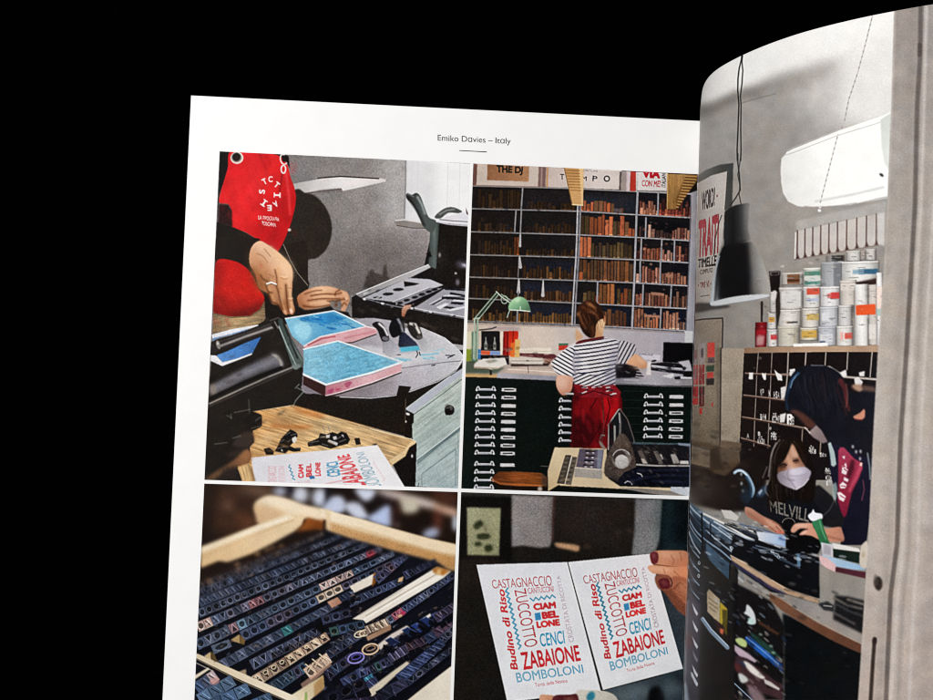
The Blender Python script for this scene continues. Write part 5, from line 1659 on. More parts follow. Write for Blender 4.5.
L('#aeb6be', '228,10 206,90 186,200 172,316', 13, b=.9, a=.9)
L('#101012', '246,-10 230,60 212,180 200,300', 12, b=1.4, a=.7)
C('#cdd0d3', '168,322 200,308 300,282 420,266 540,262 582,268 560,282 470,300 340,320 220,338 178,338', b=.5)
L('#8a8c90', '176,338 240,336 350,318 480,298 576,276', 5, b=.5)

# peg rack
it(5, 'peg_rack', 'white rack with a row of round ended slots')
fr(760, 200)
P('#b5b1ad', '240,142 500,82 840,6 834,90 500,146 246,206', b=1, a=.7, g=.06)
xs = [250, 300, 352, 405, 460, 517, 578, 645, 710, 776]
tp = lambda x: 205 - (x - 250) * .212
bt = lambda x: 396 - (x - 250) * .176
P('#a8a09c', [(xs[0], tp(250)), (790, tp(790)), (795, bt(795)), (232, bt(240))], b=.5)
for a_, b_ in zip(xs[:-1], xs[1:]):
    P(('#d9d4d1', '#c5bfbb', [(a_, 300), (b_, 300)]) if False else '#c2bbb6', [(a_ + 4, tp(a_)), (b_ - 3, tp(b_)), (b_ - 4, bt(b_) - 40), (b_ - 12, bt(b_) - 14), ((a_ + b_) / 2, bt(a_) - 4), (a_ + 10, bt(a_) - 22), (a_ + 4, bt(a_) - 50)], b=.4, g=.05)
for x in xs:
    L('#6a5650', [(x, tp(x)), (x - 1, (tp(x) + bt(x)) / 2), (x - 2, bt(x) - 30)], 9, b=.5)
    P('#4a3530', [(x - 12, bt(x)), (x, bt(x) - 40), (x + 14, bt(x) - 4)], b=.5)
L('#7a6b66', [(232, bt(235)), (795, bt(795))], 5, b=.5)
L('#e2dedb', '238,220 232,388', 8, b=.5)
P('#c9c5c2', '780,92 830,84 830,306 786,296', b=.8)

# cans on the shelf
def tin(f, x0, y0, x1, y1, c, bands=(), lid=True, name='paint_tin', skew=-.03):
    fr(*f)
    it(5, name, None, (f, x0, y0))
    dy = (x1 - x0) * skew
    q = lambda a, b_: (x0 + (x1 - x0) * a, y0 + dy * a + (y1 - y0) * b_)
    c = hexc(c)
    sh = lambda k: '#%02x%02x%02x' % tuple(int(255 * min(1, max(0, v * k))) for v in c)
    P((sh(.78), sh(1.0), sh(1.06), sh(.98), sh(.66), [q(0, .5), q(1, .5)]), [q(0, 0), q(1, 0), q(1, 1), q(.5, 1.02), q(0, 1)], b=.4, g=.06)
    for b0, b1, bc, *xx in bands:
        xa, xb = xx if xx else (0.03, .97)
        P(bc, [q(xa, b0), q(xb, b0), q(xb, b1), q(xa, b1)], b=.5, a=.9, g=.06)
    if lid:
        L('#5f5a57', [q(0, .99), q(.5, 1.01), q(1, .99)], 6, b=.5, a=.8)
        L(sh(1.12), [q(0, .04), q(.5, .06), q(1, .04)], 6, b=.5, a=.7)
        L('#8b8683', [q(0, .11), q(1, .11)], 3, b=.4, a=.6)
    L('#4b433f', [q(1, .02), q(1, 1)], 7, b=.9, a=.6)
    L('#6b625e', [q(0, .05), q(0, .98)], 4, b=.7, a=.45)
    for i in range(5):
        u, v = .1 + .6 * rnd.random(), .15 + .7 * rnd.random()
        L(rnd.choice(['#6a6460', '#a89f96', '#3f3b3a', '#8a93a0']), [q(u, v), q(u + .1 + .2 * rnd.random(), v + .01)], 3 + 3 * rnd.random(), b=.4, a=.5, own=False)
FE, FF, FD = (760, 200, 6.664), (760, 270, 6.664), (685, 255, 6.664)
it(5)
fr(*FE)
C('#7c7672', '120,520 300,450 600,380 800,390 800,700 120,700', b=5, a=.35)
P('#3a3230', '400,560 800,520 800,760 400,760', b=3, a=.4)
it(5, 'cup', 'dark cup behind the first tins')
fr(*FE)
P('#1c1817', '60,476 136,472 128,660 76,640', b=.5)
P('#6e6764', '64,478 132,474 128,500 70,504', b=.4)
P('#28211f', '74,484 124,480 120,500 78,502', b=.4)
tin(FE, 148, 488, 286, 566, '#c9c4bf', [(.1, .95, '#7a4e32', .25, .85), (.55, .75, '#4a2a1c', .25, .85)])
tin(FE, 578, 342, 672, 408, '#cac7c3'); tin(FE, 668, 340, 706, 400, '#a59a94'); tin(FE, 704, 330, 772, 402, '#c4c0bc')
tin(FE, 440, 372, 562, 420, '#8f8a88', [(.0, .8, '#2c2b2c', .3, .95)], False)
tin(FE, 292, 454, 408, 576, '#d4d4cf', [(.18, .42, '#4a7d6c'), (.74, .92, '#44766a'), (.46, .7, '#c9cdc6')])
tin(FE, 408, 414, 546, 582, '#a2a3a6', [(.0, 1, '#77787c', .6, .95)])
tin(FE, 544, 412, 792, 552, '#d8d6d2', [(.38, .62, '#2d5a78', .45, .98), (.4, .6, '#86a0b0', .3, .6)])
fr(*FE)
it(5, 'paint_tin', None, 'sh')
P('#2a1816', '620,552 780,520 790,560 640,590', b=.8, a=.9)
tin(FF, 128, 118, 286, 264, '#cdc9c4', [(.2, .9, '#d8d5d1', .1, .9)]); tin(FF, 126, 266, 272, 380, '#d6d1cc', [(.7, .8, '#3a3836', .35, .85)])
tin(FF, 122, 376, 262, 512, '#c6c0b4', [(.1, .9, '#a89a80', .74, .8)])
tin(FF, 288, 112, 402, 254, '#d6d3d0', [(.06, .38, '#cc4a36', .2, .97), (.55, .7, '#b5bcd0', .2, .9)]); tin(FF, 282, 256, 396, 384, '#d0cbc4', [(.3, .62, '#c7a85e', .25, .97)]); tin(FF, 272, 388, 384, 470, '#cfc8b8', [(.2, .8, '#c49a44')])
tin(FF, 402, 112, 534, 246, '#d8d6d6', [(.3, .62, '#cf3a38', .5, .98), (.36, .56, '#d86a66', .35, .55)]); tin(FF, 398, 246, 522, 380, '#c2c2c6', [(.3, .7, '#d8d8da', .1, .5)]); tin(FF, 388, 378, 508, 506, '#b9bac0', [(.4, .8, '#d2d2d6', .1, .8), (.75, .85, '#3c4660', .1, .4)])
tin(FF, 534, 70, 640, 240, '#c9c1ba', [(.1, .4, '#d6cdc6')]); tin(FF, 522, 236, 612, 374, '#c9c6c4'); tin(FF, 512, 374, 618, 508, '#d3d0cc', [(.35, .65, '#cf4a3c', .5, .98), (.3, .7, '#d8a69e', .2, .4)])
tin(FF, 718, 98, 792, 500, '#c3bcb6', [(.34, .5, '#d85a34', .0, .7), (.66, .9, '#d8d2cc')])
tin(FF, 630, 96, 722, 506, '#dcd9d6', [(.34, .5, '#e0502a', .1, 1)], False)
fr(*FF)
P('#e25a30', '640,238 766,226 766,290 644,300', b=.6, g=.05)
tin(FF, 776, 18, 822, 500, '#e2dfde', [(.2, .5, '#ead6cc'), (.5, .6, '#a9bdb8')], False)
it(5, 'paint_tin', None, 'pl')
P('#efeeeb', '222,492 452,484 452,512 222,516', b=.4)
it(5, 'bottle', 'red bottle at the left end of the shelf')
fr(*FD)
P('#8c8884', '520,300 546,300 540,446 516,446', b=.5, a=.8)
P('#2a2422', '504,310 520,308 518,446 504,446', b=.4)
P(('#4a1216', '#8a1a22', '#5a1418', '468,500 546,500'), '468,450 548,446 542,616 466,616', b=.4, g=.06)
P('#a8222c', '476,500 540,498 540,530 474,536', b=.8, a=.8)
P('#dcb9b8', '478,540 530,536 524,600 474,604', b=1, a=.7)
tin(FD, 552, 494, 616, 612, '#d8d3d0', [(.32, .6, '#c0383a', .3, .98)]); tin(FD, 552, 380, 610, 494, '#cfcac6', [(.3, .6, '#c08a3a', .1, .8)])
tin(FD, 566, 246, 612, 384, '#b9b5b3', [(.0, 1, '#2c2a2c', .86, 1)], True, 'bottle')
fr(*FD)
C('#d3cfcc', '580,250 600,236 610,252 600,300 575,300', b=.6)
it(5)
P('#26201e', '606,300 632,240 636,384 612,500', b=.5, a=.9)

it(5, 'shelf', 'wooden shelf top carrying the tins')
fr(*FF)
P(('#8f6f58', '#b89a80', '#a58a74', '-100,530 800,520'), '-105,520 0,514 400,508 806,502 802,548 400,550 0,550 -104,556', b=.4, g=.06)
L('#6a4d3c', '-104,556 0,552 400,552 802,550', 5, b=.4)

# type cabinet with pigeonholes
it(5, 'type_cabinet', 'dark pigeonhole cabinet filled with white type')
fr(0, 0, 1)
P(('#1c1413', '#171215', '745,360 880,420'), '744,353.4 820,352 881,352 878,420 876,480 742,480 739,455', b=.3, g=.08)
fr(680, 350)
for s in ('522,14 512,150 506,310 498,460 492,640', '614,14 606,160 600,320 592,480 586,650', '724,14 718,150 704,260', '840,14 832,110'):
    L('#9a8c84', s, 5, b=.35)
for s in ('436,154 520,158 740,168', '426,300 600,320 700,334', '418,446 520,462 700,494 850,524', '410,586 500,610 600,640'):
    L('#8d7468', s, 9, b=.4)
    L('#3a2c28', [(float(q.split(',')[0]), float(q.split(',')[1]) + 9) for q in s.split()], 6, b=.5)
fr(780, 350)
for s in ('54,14 48,180 36,330', '174,14 168,108', '306,14 300,104', '452,14 446,130', '614,14 600,180'):
    L('#a39790', s, 7, b=.35)
L('#b3a79f', '420,178 520,186 646,196', 14, b=.5)
L('#8a776c', '10,160 80,160', 8, b=.4); L('#8a776c', '0,492 170,520', 8, b=.4)
L('#8a7a70', '150,530 146,600 150,660', 7, b=.5); L('#8a7a70', '272,610 266,690', 9, b=.5)
it(5, 'type_letters', 'white letters standing in the pigeonholes')
fr(680, 350)
def letters(x, y, n, w_, h):
    for i in range(n):
        T(rnd.choice(['#d6d2ce', '#b3aeaa', '#e6e3e0']), rnd.choice('NWRHMKA82SPB'), [(x + i * w_, y - h + rnd.random() * 8), (x + i * w_ + w_ * .86, y - h + 4 * rnd.random()), (x + i * w_ + w_ * .86, y), (x + i * w_, y)], bold=.03, b=.3)
for x, y, n, w_, h in ((535, 306, 2, 13, 48), (588, 316, 1, 16, 56), (625, 322, 3, 13, 50), (672, 330, 2, 17, 64), (535, 466, 3, 13, 42), (615, 484, 6, 13, 50), (620, 448, 2, 12, 30), (715, 500, 3, 16, 64), (444, 590, 1, 20, 40), (518, 624, 4, 12, 36), (524, 594, 2, 12, 26), (606, 600, 3, 13, 50), (612, 566, 2, 11, 28), (520, 570, 1, 18, 26), (596, 530, 1, 16, 22)):
    letters(x, y, n, w_, h)
for s in ('460,150 488,150 486,196 458,194', '546,150 562,160 574,150 574,198 560,200 548,176', '628,130 648,150 678,166 682,204 652,202 640,170', '730,130 766,124 770,150 740,176'):
    P('#e8e4e1', s, b=.4)
fr(780, 350)
for s in ('306,110 330,106 400,150 440,130 446,176 400,182 340,140', '526,150 564,140 562,176 530,176', '494,190 520,180 552,210 540,246 500,232', '60,150 90,132 100,150 70,176', '4,250 40,240 44,300 10,330', '0,430 40,420 30,480 0,480'):
    P('#dcd8d6', s, b=.5)
letters(46, 494, 1, 44, 70)
fr(770, 440)
for x, y, n, w_, h in ((258, 92, 3, 17, 34), (262, 62, 2, 16, 24), (330, 112, 3, 16, 24), (366, 226, 3, 15, 34), (372, 264, 3, 14, 26), (376, 304, 4, 14, 36), (440, 300, 1, 16, 40)):
    letters(x, y, n, w_, h)
    letters(x + 6, y - h * .7, max(1, n - 1), w_ * .8, h * .6)

# the grown-up leaning in
it(5, 'person', 'grown-up in a dark top leaning over the child')
fr(770, 440)
P(('#1c1a2c', '#141322', '400,100 640,500'), '390,-40 700,-40 690,200 672,420 660,560 640,700 470,700 480,560 440,420 420,300 400,200', b=.5, g=.06)
P('#1b1a1e', '255,310 330,300 420,380 500,520 480,600 300,560 260,400', b=.8)
L('#6f6a6c', '255,330 252,400 300,440', 5, b=1, a=.6)
L('#6f6a6c', '440,380 400,460 360,500', 5, b=1, a=.5)
fr(780, 350)
C('#17171f', '34,332 44,260 82,160 150,108 230,98 310,106 384,142 430,200 470,280 520,280 640,260 640,700 400,640 300,612 196,520 150,484 104,440 56,404', b=.6, g=.05)
P('#7d5c4c', '470,240 530,228 640,250 640,280 560,272 490,268', b=1.2, a=.7)
C('#c9a58c', '480,236 520,230 550,262 520,276', b=.8, a=.7)
L('#54272a', '404,206 430,260 440,330 460,400', 34, 14, b=1.2, sm=True, a=.9)
L('#7d4a44', '440,230 450,300 440,380', 9, b=1, sm=True, a=.7)
L('#3a2328', '380,260 410,340 440,430', 16, b=1.6, a=.7)
L(('#34567a', '#1e2c40', '110,170 40,320'), '122,156 80,200 58,260 42,330 50,392', 16, b=1, sm=True, a=.9)
L('#86a4c4', '112,166 84,204 70,250', 6, b=.7, a=.8)
L('#8a8a90', '210,102 290,104', 6, b=.7, a=.7)
for s in ('180,130 160,260 190,400', '260,120 260,300 300,460', '330,150 370,300 400,460'):
    L('#22222a', s, 12, b=2.4, a=.5, sm=True)
for i in range(26):
    x = 90 + 300 * rnd.random()
    y = 130 + 120 * rnd.random()
    L(rnd.choice(['#2c2a32', '#08080b', '#3a2a2c', '#24262f']), [(x, y), (x + 14 * rnd.random(), y + 70), (x + 20 + 40 * rnd.random(), y + 150 + 60 * rnd.random())], 7, 3, b=.9, sm=True, a=.45, own=False)
C('#5a3830', '70,410 120,446 190,520 240,500 180,440 110,400', b=1.2, a=.9)
P(('#9a8a8a', '#7d6e70', '180,520 310,600'), '160,520 190,548 242,500 280,540 318,610 286,622 218,580', b=.6)
L('#d6ccc8', '166,516 200,552', 6, b=.5)
C('#c98a72', '488,444 530,420 562,394 566,440 548,462 510,462', b=.6)
L('#7d2a2e', '500,462 550,466', 6, b=.5, a=.8)
it(5, 'apron', 'magenta apron with white lettering on the leaning person')
fr(770, 440)
P(('#a43c54', '#882840', '#741c32', '480,60 520,500'), '456,70 470,48 494,50 530,90 566,128 612,150 616,190 590,260 545,350 510,500 492,516 470,470 450,400 456,250', b=.6, g=.07)
P('#3a1420', '540,130 566,132 560,190 530,260 510,290 520,200', b=1.2, a=.85)
P('#c4506c', '596,170 616,180 580,260 530,350 520,340 560,250', b=1, a=.8)
for s in ('480,170 520,196 506,232 478,222', '496,160 506,150 512,180 498,196', '494,246 526,262 516,280 490,268', '464,300 486,276 512,300 500,322 470,322', '446,350 470,346 506,376 490,412 462,396', '480,110 500,104 496,130'):
    P('#ded2d6', s, b=.5)
for s in ('494,192 512,206', '476,306 500,308', '470,370 494,386', '482,180 500,176'):
    L('#a03450', s, 6, b=.5)
P('#e8c9bc', '600,150 616,152 612,176 596,170', b=.5)
for x, y in ((552, 44), (574, 78), (604, 76), (600, 124)):
    E('#b9b3b8', x, y, 8, 12, b=.6, a=.8)
L('#8a4a58', '620,270 628,330 612,400', 6, b=.8, a=.7)
it(5, 'strap', 'pale strap of the apron')
P('#aab9b8', '386,22 404,14 430,80 442,160 424,178 408,170 400,100', b=.5)
P('#97a9aa', '412,300 440,280 450,330 440,396 424,400', b=.7, a=.8)
L('#8a9898', '650,90 664,180 668,260', 10, b=.8, a=.8)

# things around the table at the left
it(5)
fr(680, 440)
P('#221a17', '60,20 420,60 600,60 600,420 480,480 60,430', b=1, a=.0)
P(('#2a1f1b', '#1b1514', '100,200 480,400'), '62,150 200,190 400,140 520,120 590,150 560,420 480,470 300,480 60,420', b=1.5, g=.05)
P('#574636', '70,0 200,22 260,40 400,76 400,150 300,240 195,210 195,70 70,40', b=1, a=.9)
P('#33281f', '200,60 262,40 268,120 300,200 200,200', b=1.5, a=.8)
P('#6a5848', '268,0 410,20 404,76 270,50', b=.6)
it(5, 'box', 'small brown carton on the bench at the left')
P(('#8a7a66', '#756553', '70,60 190,160'), '66,44 196,76 192,184 66,156', b=.5, g=.08)
L('#3a2f27', '66,160 192,188', 6, b=.5)
it(5)
C('#4d4844', '80,300 130,270 210,300 240,340 180,360 100,380', b=7, a=.8)  # soft grey glare of the glossy page near the gutter, painted into the ink
C('#6f6963', '66,380 110,400 130,440 80,430', b=3, a=.7)
it(5, 'chair', 'blue chair back behind the table')
L('#94acc2', '364,218 384,204 412,206 446,232 474,280 490,330 480,376', 20, b=.6, sm=True)
L('#dfeaf2', '368,214 390,204 416,208 446,234', 7, b=.5, sm=True)
L('#31536e', '440,246 468,300 470,370', 12, b=1, sm=True)
for x, y in ((408, 226), (410, 290), (420, 340), (398, 492)):
    E('#b9c6d0', x, y, 7, 12, b=.7, a=.8)
P('#20303f', '430,300 470,330 500,420 440,440 400,380', b=2, a=.8)

# the child
it(5, 'person', 'child with long dark hair in a black lettered top')
fr(680, 440)
P(('#191a20', '#121318', '440,400 800,560'), '432,446 470,400 520,338 570,300 700,300 870,380 935,460 940,600 760,640 700,640 640,560 560,520', b=.6, g=.06)
P('#3d5a78', '505,370 540,320 580,290 580,350 540,380', b=1.2, a=.7)
P('#c3ccd8', '520,350 545,326 550,338 530,366', b=.6, a=.8)
it(5, 'hair', 'long dark hair of the child')
C(('#1c1512', '#15100f', '600,0 860,300'), '584,350 592,260 604,160 620,80 656,14 720,-14 790,-8 840,40 880,130 904,240 900,340 880,420 830,420 760,400 690,420 640,420 600,400', b=.6, g=.07)
for s, c in (('664,0 624,60 606,150 600,250', '#9c958d'), ('690,0 646,60 628,150', '#463e39'), ('640,20 610,90 598,180 590,240', '#b8b1a8'), ('580,180 552,250', '#7d7670'), ('600,260 566,330 600,380', '#8a827c'), ('640,300 646,380 660,420', '#4a423d'), ('760,10 800,60', '#3f3833')):
    L(c, s, 7, b=.9, sm=True, a=.65)
for i in range(16):
    x = 600 + 14 * i + 8 * rnd.random()
    L(rnd.choice(['#2e2521', '#3a302b', '#0d0a09', '#463b35']), [(700 + (x - 700) * .4, 0 + 40 * rnd.random()), (x, 140 + 60 * rnd.random()), (x - 10 + 20 * rnd.random(), 330 + 70 * rnd.random())], 4, b=.8, sm=True, a=.55)
it(5, 'person', 'child with long dark hair in a black lettered top')
C(('#6d4836', '#c79a80', '#8d6450', '660,170 800,110'), '650,200 668,160 700,120 728,60 746,28 764,44 790,100 812,138 836,178 790,200 720,215 660,225', b=.7, g=.05)
C('#d9b098', '738,50 752,36 770,66 790,104 764,118 742,100', b=1.2, a=.8)
C('#3a2620', '656,170 690,150 712,158 708,182 670,188', b=1, a=.85)
C('#4a3028', '752,130 786,124 796,146 764,156', b=.9, a=.8)
L('#1a1210', '664,172 690,160 710,168', 6, b=.5)
L('#1a1210', '756,140 784,134', 6, b=.5)
C('#1a1411', '650,120 690,40 726,-4 736,30 718,90 690,140 660,170', b=.8, a=.95)
C('#221814', '770,10 812,60 846,140 836,170 806,120 780,66', b=.7, a=.95)
it(5, 'face_mask', 'white face mask on the child')
C(('#7f767f', '#c2bbc8', '#a49ba9', '650,260 870,230'), '646,240 660,214 700,204 722,196 760,190 826,178 862,198 874,218 858,258 826,300 774,330 740,322 700,306 664,282', b=.6, g=.04)
C('#d6d0dc', '726,196 790,196 840,196 800,230 740,230', b=1.8, a=.75)
L('#8a7f8c', '722,200 716,240 740,280 770,320', 7, b=1, a=.7, sm=True)
L('#9c929f', '730,236 790,240 850,222', 5, b=.9, a=.6, sm=True)
L('#7d727e', '680,240 720,262 760,268', 6, b=1, a=.6, sm=True)
L('#e9e3ec', '776,328 826,298 858,258', 5, b=.6, a=.8)
C('#b59aa0', '712,176 730,170 742,196 722,204', b=1, a=.6)
it(5, 'person', 'child with long dark hair in a black lettered top')
T('#716d68', 'MELVILL', '592,398 868,462 856,548 602,478', bold=.012, b=.25)
L('#101014', '596,440 860,510', 4, b=.4, a=.6)
it(5, 'hair', 'long dark hair of the child')
for s in ('590,330 600,400 596,470', '612,340 620,410 612,480', '600,360 590,420 606,500'):
    L('#1a1411', s, 12, 5, b=.9, sm=True, a=.85)
it(5, 'person', 'child with long dark hair in a black lettered top')
C(('#c28c76', '#b07a64', '#c9957e', '440,460 690,610'), '430,462 440,444 478,456 520,484 566,512 640,548 680,590 704,612 694,626 660,620 620,616 576,584 520,544 450,510', b=.6, g=.05)
C('#8a5644', '440,490 500,530 570,580 560,560 500,510 450,480', b=1.5, a=.7)
for s in ('600,580 640,612', '640,575 672,606', '660,560 694,600', '620,545 650,560'):
    L('#7a4a3a', s, 5, b=.6, a=.8)
C('#e6b8a2', '560,520 610,545 640,570 600,570', b=1.2, a=.6)
C('#c8433c', '640,606 700,612 690,624 650,620', b=.8, a=.5)

# table: metal edge, sheets, tools
it(5, 'round_table', 'round workshop table with a ribbed metal edge')
fr(675, 520)
P(('#232830', '#1a1c22', '90,100 400,500'), '60,-120 150,-60 330,30 560,100 760,190 960,250 960,560 640,480 380,300 360,420 180,400 160,1300 40,1300', b=.6, g=.06)
P(('#56697c', '#3f4f60', '100,0 360,230'), '84,-130 180,-60 300,10 390,120 370,160 290,110 190,30 90,-70', b=.8, g=.07)
for s, wd, c in (('84,-118 130,-60 200,0 280,56 380,130', 9, '#c3d2e2'), ('84,-80 150,10 220,80 300,150 375,210', 8, '#a9bccf'), ('80,-40 130,60 200,130 300,200 372,262', 10, '#8ea4bc'), ('84,10 130,90 180,150', 6, '#b6c6d6')):
    L(c, s, wd, b=.5, sm=True, a=.9)
P('#2e3d4c', '110,-60 210,30 212,110 120,20', b=1, a=.8)
P(('#4b6074', '#35485a', '200,120 360,380'), '206,150 260,200 362,290 358,404 290,340 230,270 208,210', b=.6, g=.10)
P(('#445868', '#33424f', '90,60 180,180'), '86,40 170,150 176,200 110,130', b=.8)
L('#0f1216', '178,-40 184,200 180,420', 10, b=.7)
L('#10131a', '236,20 238,120', 8, b=.6, a=.8)
L('#0d0f12', '370,280 366,420', 12, b=.7)
P('#15181d', '178,180 380,400 360,560 178,420', b=2, a=.0)
# ribs at the gutter
for i in range(4):
    L('#9fb2c4', [(82 + i * 2, 120 + i * 92), (110, 190 + i * 92), (160, 250 + i * 92)], 12, 7, b=.6, sm=True, a=.9)
    L('#11161c', [(84 + i * 2, 150 + i * 92), (112, 222 + i * 92), (160, 284 + i * 92)], 26, b=1, sm=True, a=.8)
L('#aebccb', '86,60 120,150 166,220', 9, b=.5, sm=True, a=.9)
for x, y in ((160, 285), (158, 372)):
    ring('#c9d4de', x, y, 6, 10, 4)
it(5, 'drawer_unit', 'dark drawers under the round table')
P(('#252423', '#1d1a19', '180,400 400,700'), '176,196 230,270 362,400 372,300 380,290 420,320 420,1240 150,1240', b=.5, g=.06)
P(('#7d7488', '#564c5c', '90,500 160,1000'), '92,470 170,560 160,1240 40,1240 74,700', b=1.5, a=.45)
fr(675, 595)
for i, y in enumerate((60, 170, 280, 370, 470, 530)):
    P('#d3d6dc', [(112 + 2 * (i % 2), y - 12), (126, y + 14), (154, y + 62), (146, y + 80), (128, y + 50)], b=.4, a=.95 if i != 3 else .4)
P('#b9bcc4', '104,510 118,520 150,590 144,606 108,540', b=.4)
L('#8d8a94', '84,40 72,300 66,560 70,720', 14, b=1, a=.7, sm=True)
P('#a9b8c6', '60,560 80,600 96,720 60,720', b=1, a=.8)
C('#6a3a38', '74,260 100,250 110,330 80,340', b=2.5, a=.7)
L('#8aa0b8', '184,160 240,240 350,350', 26, b=.7, a=.85)
L('#c2d0de', '186,150 244,228 352,338', 6, b=.4, a=.8)
it(5, 'box', 'yellow and beige carton in the drawer')
P(('#a5947a', '#b8a88c', '210,0 290,150'), '212,-16 226,-40 300,30 300,190 264,160 216,110', b=.5, g=.10)
P('#b39c34', '300,44 348,92 346,150 310,200 296,180', b=.5)
P('#5b4f1e', '314,96 350,100 346,270 320,240', b=.6)
for s in ('226,20 280,60', '226,50 284,90', '228,80 270,112'):
    L('#6a5a48', s, 6, b=.6, a=.7)
P('#3a2422', '264,160 300,190 330,220 326,280 284,240', b=.7)
P('#c8684a', '300,220 326,230 318,262 300,250', b=.6)
it(5, 'paper_stack', 'coloured folders and papers under the table')
P('#0f0e10', '386,-90 640,40 730,200 720,700 400,700 390,300', b=1, a=.95)
C('#d3d6da', '478,64 500,76 528,120 540,180 520,196 484,186 500,150 458,120 470,108', b=.7)
P('#b9dcd4', '488,150 516,158 536,184 510,196 486,186', b=.6, a=.8)
P('#9a6040', '556,170 700,260 690,270 560,190', b=1, a=.5)
P(('#1b3f7c', '#2a62b4', '#163060', '480,280 720,480'), '466,278 500,272 600,360 720,466 722,520 600,420 470,310', b=.6, g=.06)
L('#7fa8dc', '476,282 560,350 690,460', 7, b=.7, a=.8)
P('#27463a', '500,244 560,280 640,350 718,430 716,446 600,360 510,280', b=.8, a=.9)
for x, y in ((570, 262), (640, 340), (656, 384)):
    E('#9db8a8', x, y, 14, 8, 20, b=.8, a=.8)
C('#b7c784', '404,292 440,286 476,310 474,346 440,340 410,316', b=.7)
P('#d3bccb', '396,330 430,350 490,390 550,440 530,450 480,424 430,410 398,372', b=.7, a=.9)
P('#4a3238', '400,400 470,420 600,520 720,610 720,700 480,620 400,480', b=1, a=.8)
C('#e2dcd8', '456,446 490,450 560,510 600,550 570,556 500,512', b=.8)
P('#d6d0cc', '590,556 640,580 700,624 690,634 600,590', b=.6, a=.9)
C('#cfd0d0', '426,520 470,540 488,570 450,586 428,560', b=.9)
C('#9a8288', '480,600 560,640 600,700 520,700', b=1.5, a=.8)
L('#a9c0d8', '398,590 520,704', 5, b=.5)
P('#5a2a2c', '396,440 440,470 430,520 400,500', b=1.2, a=.8)
it(5)
fr(793, 595)
P('#0e1012', '-62,330 -70,120 0,150 250,280 480,380 440,710 -62,710', b=1.2, g=.04)

it(5, 'tools', 'sheets, rules and tools spread on the table')
fr(680, 440)
P(('#9a9690', '#7d7a78', '280,470 560,620'), '150,486 280,470 420,540 600,596 660,640 560,650 400,600 260,545', b=.8, a=.6)
P('#cfcbc6', '272,464 340,470 394,512 376,540 300,520', b=.5)
L('#e6e3df', '160,492 300,560 430,640 490,668', 14, b=.7)
for s, c, wd in (('230,544 330,600 480,672', '#c9d3de', 12), ('300,560 420,610 560,660', '#2b2f38', 12), ('330,540 480,580 640,630', '#a9aeb6', 8), ('400,560 560,600 700,650', '#54617a', 10), ('260,580 340,640', '#8fa2b8', 8), ('420,640 520,690', '#b9c8d8', 8)):
    L(c, s, wd, b=.5, a=.9)
for i in range(24):
    x, y = 300 + 340 * rnd.random(), 540 + 30 * rnd.random()
    y += (x - 300) * .26
    L(rnd.choice(['#0f1116', '#d8dde4', '#3a4454', '#7d8ea4', '#14161c']), [(x, y), (x + 14 + 26 * rnd.random(), y + 6 + 8 * rnd.random())], 4 + 4 * rnd.random(), b=.4, a=.85)
fr(675, 520)
P(('#d6dbe6', '#8fa9cc', '560,100 740,150'), '540,76 640,88 740,104 742,180 650,168 560,130', b=.5)
P('#3a5a8c', '690,110 738,112 736,140 690,130', b=.8, a=.7)
L('#e9edf2', '560,130 650,170 742,184', 8, b=.5)
P('#101115', '380,120 560,140 742,190 960,260 960,520 700,440 500,330 484,270 380,240', b=1, g=.04)
for s, c, wd in (('520,180 660,230 830,320', '#4a5666', 9), ('560,200 640,200 670,240 720,250', '#8d99a8', 6), ('540,170 700,210 740,200', '#6d7a8a', 7), ('640,210 690,230', '#c3ccd6', 6), ('820,200 826,300', '#5a7a96', 22), ('800,230 840,220', '#8aa8c0', 8), ('890,220 930,230', '#8d99a0', 6), ('700,260 820,310', '#2f3946', 14), ('370,180 376,200', '#c9d2da', 10)):
    L(c, s, wd, b=.6, a=.9)
for x, y in ((648, 208), (376, 186), (800, 210), (690, 246)):
    ring('#aeb9c6', x, y, 9, 9, 4)
P('#1a1b1f', '740,150 770,110 800,180 800,250 740,230', b=.8)
it(5, 'round_table', 'round workshop table with a ribbed metal edge')
P(('#c0a488', '#a98c74', '380,250 960,520'), '366,232 392,250 484,286 560,340 690,420 780,470 960,522 960,560 760,500 640,450 480,340 380,272', b=.6, g=.06)
L('#e2cdb4', '372,236 480,294 600,372 730,452 960,526', 5, b=.5, a=.9)
P('#3a3450', '380,270 500,350 640,440 740,490 720,500 600,440 470,350 380,290', b=.7, a=.9)
P('#0f1013', '480,250 560,290 760,390 960,440 960,524 780,468 600,370 486,300', b=.9)
E('#4a4a4c', 780, 425, 26, 10, 10, b=1, a=.8)
P(('#a1978f', '#8a8480', '#938b86', '640,480 960,640'), '632,482 760,500 960,560 1100,620 1260,660 1240,830 1100,760 960,690 800,590', b=.6, g=.06)
P(('#7a5440', '#5c3c2e', '640,500 1100,800'), '630,486 700,520 800,592 960,690 1100,760 1245,830 1240,890 1060,810 900,720 720,610 630,530', b=.6, g=.06)
L('#b99c80', '634,484 760,560 960,680 1240,822', 4, b=.6, a=.5)
fr(770, 520)
P('#1b1a1c', '430,500 520,510 640,540 630,700 620,760 540,720 420,660 430,580', b=1.2, g=.08)
for s, c in (('430,520 520,570 610,590', '#6d655f'), ('440,560 540,610 620,640', '#3f3c3c'), ('520,530 620,560', '#8a8078'), ('430,620 560,690', '#57514e'), ('340,560 400,580 420,600', '#2a2a2c')):
    L(c, s, 16, b=1.2, a=.8)
P('#2c2c2e', '320,560 380,540 430,570 420,610 360,600', b=.8)
L('#c9c3be', '360,570 410,575', 6, b=.7, a=.8)

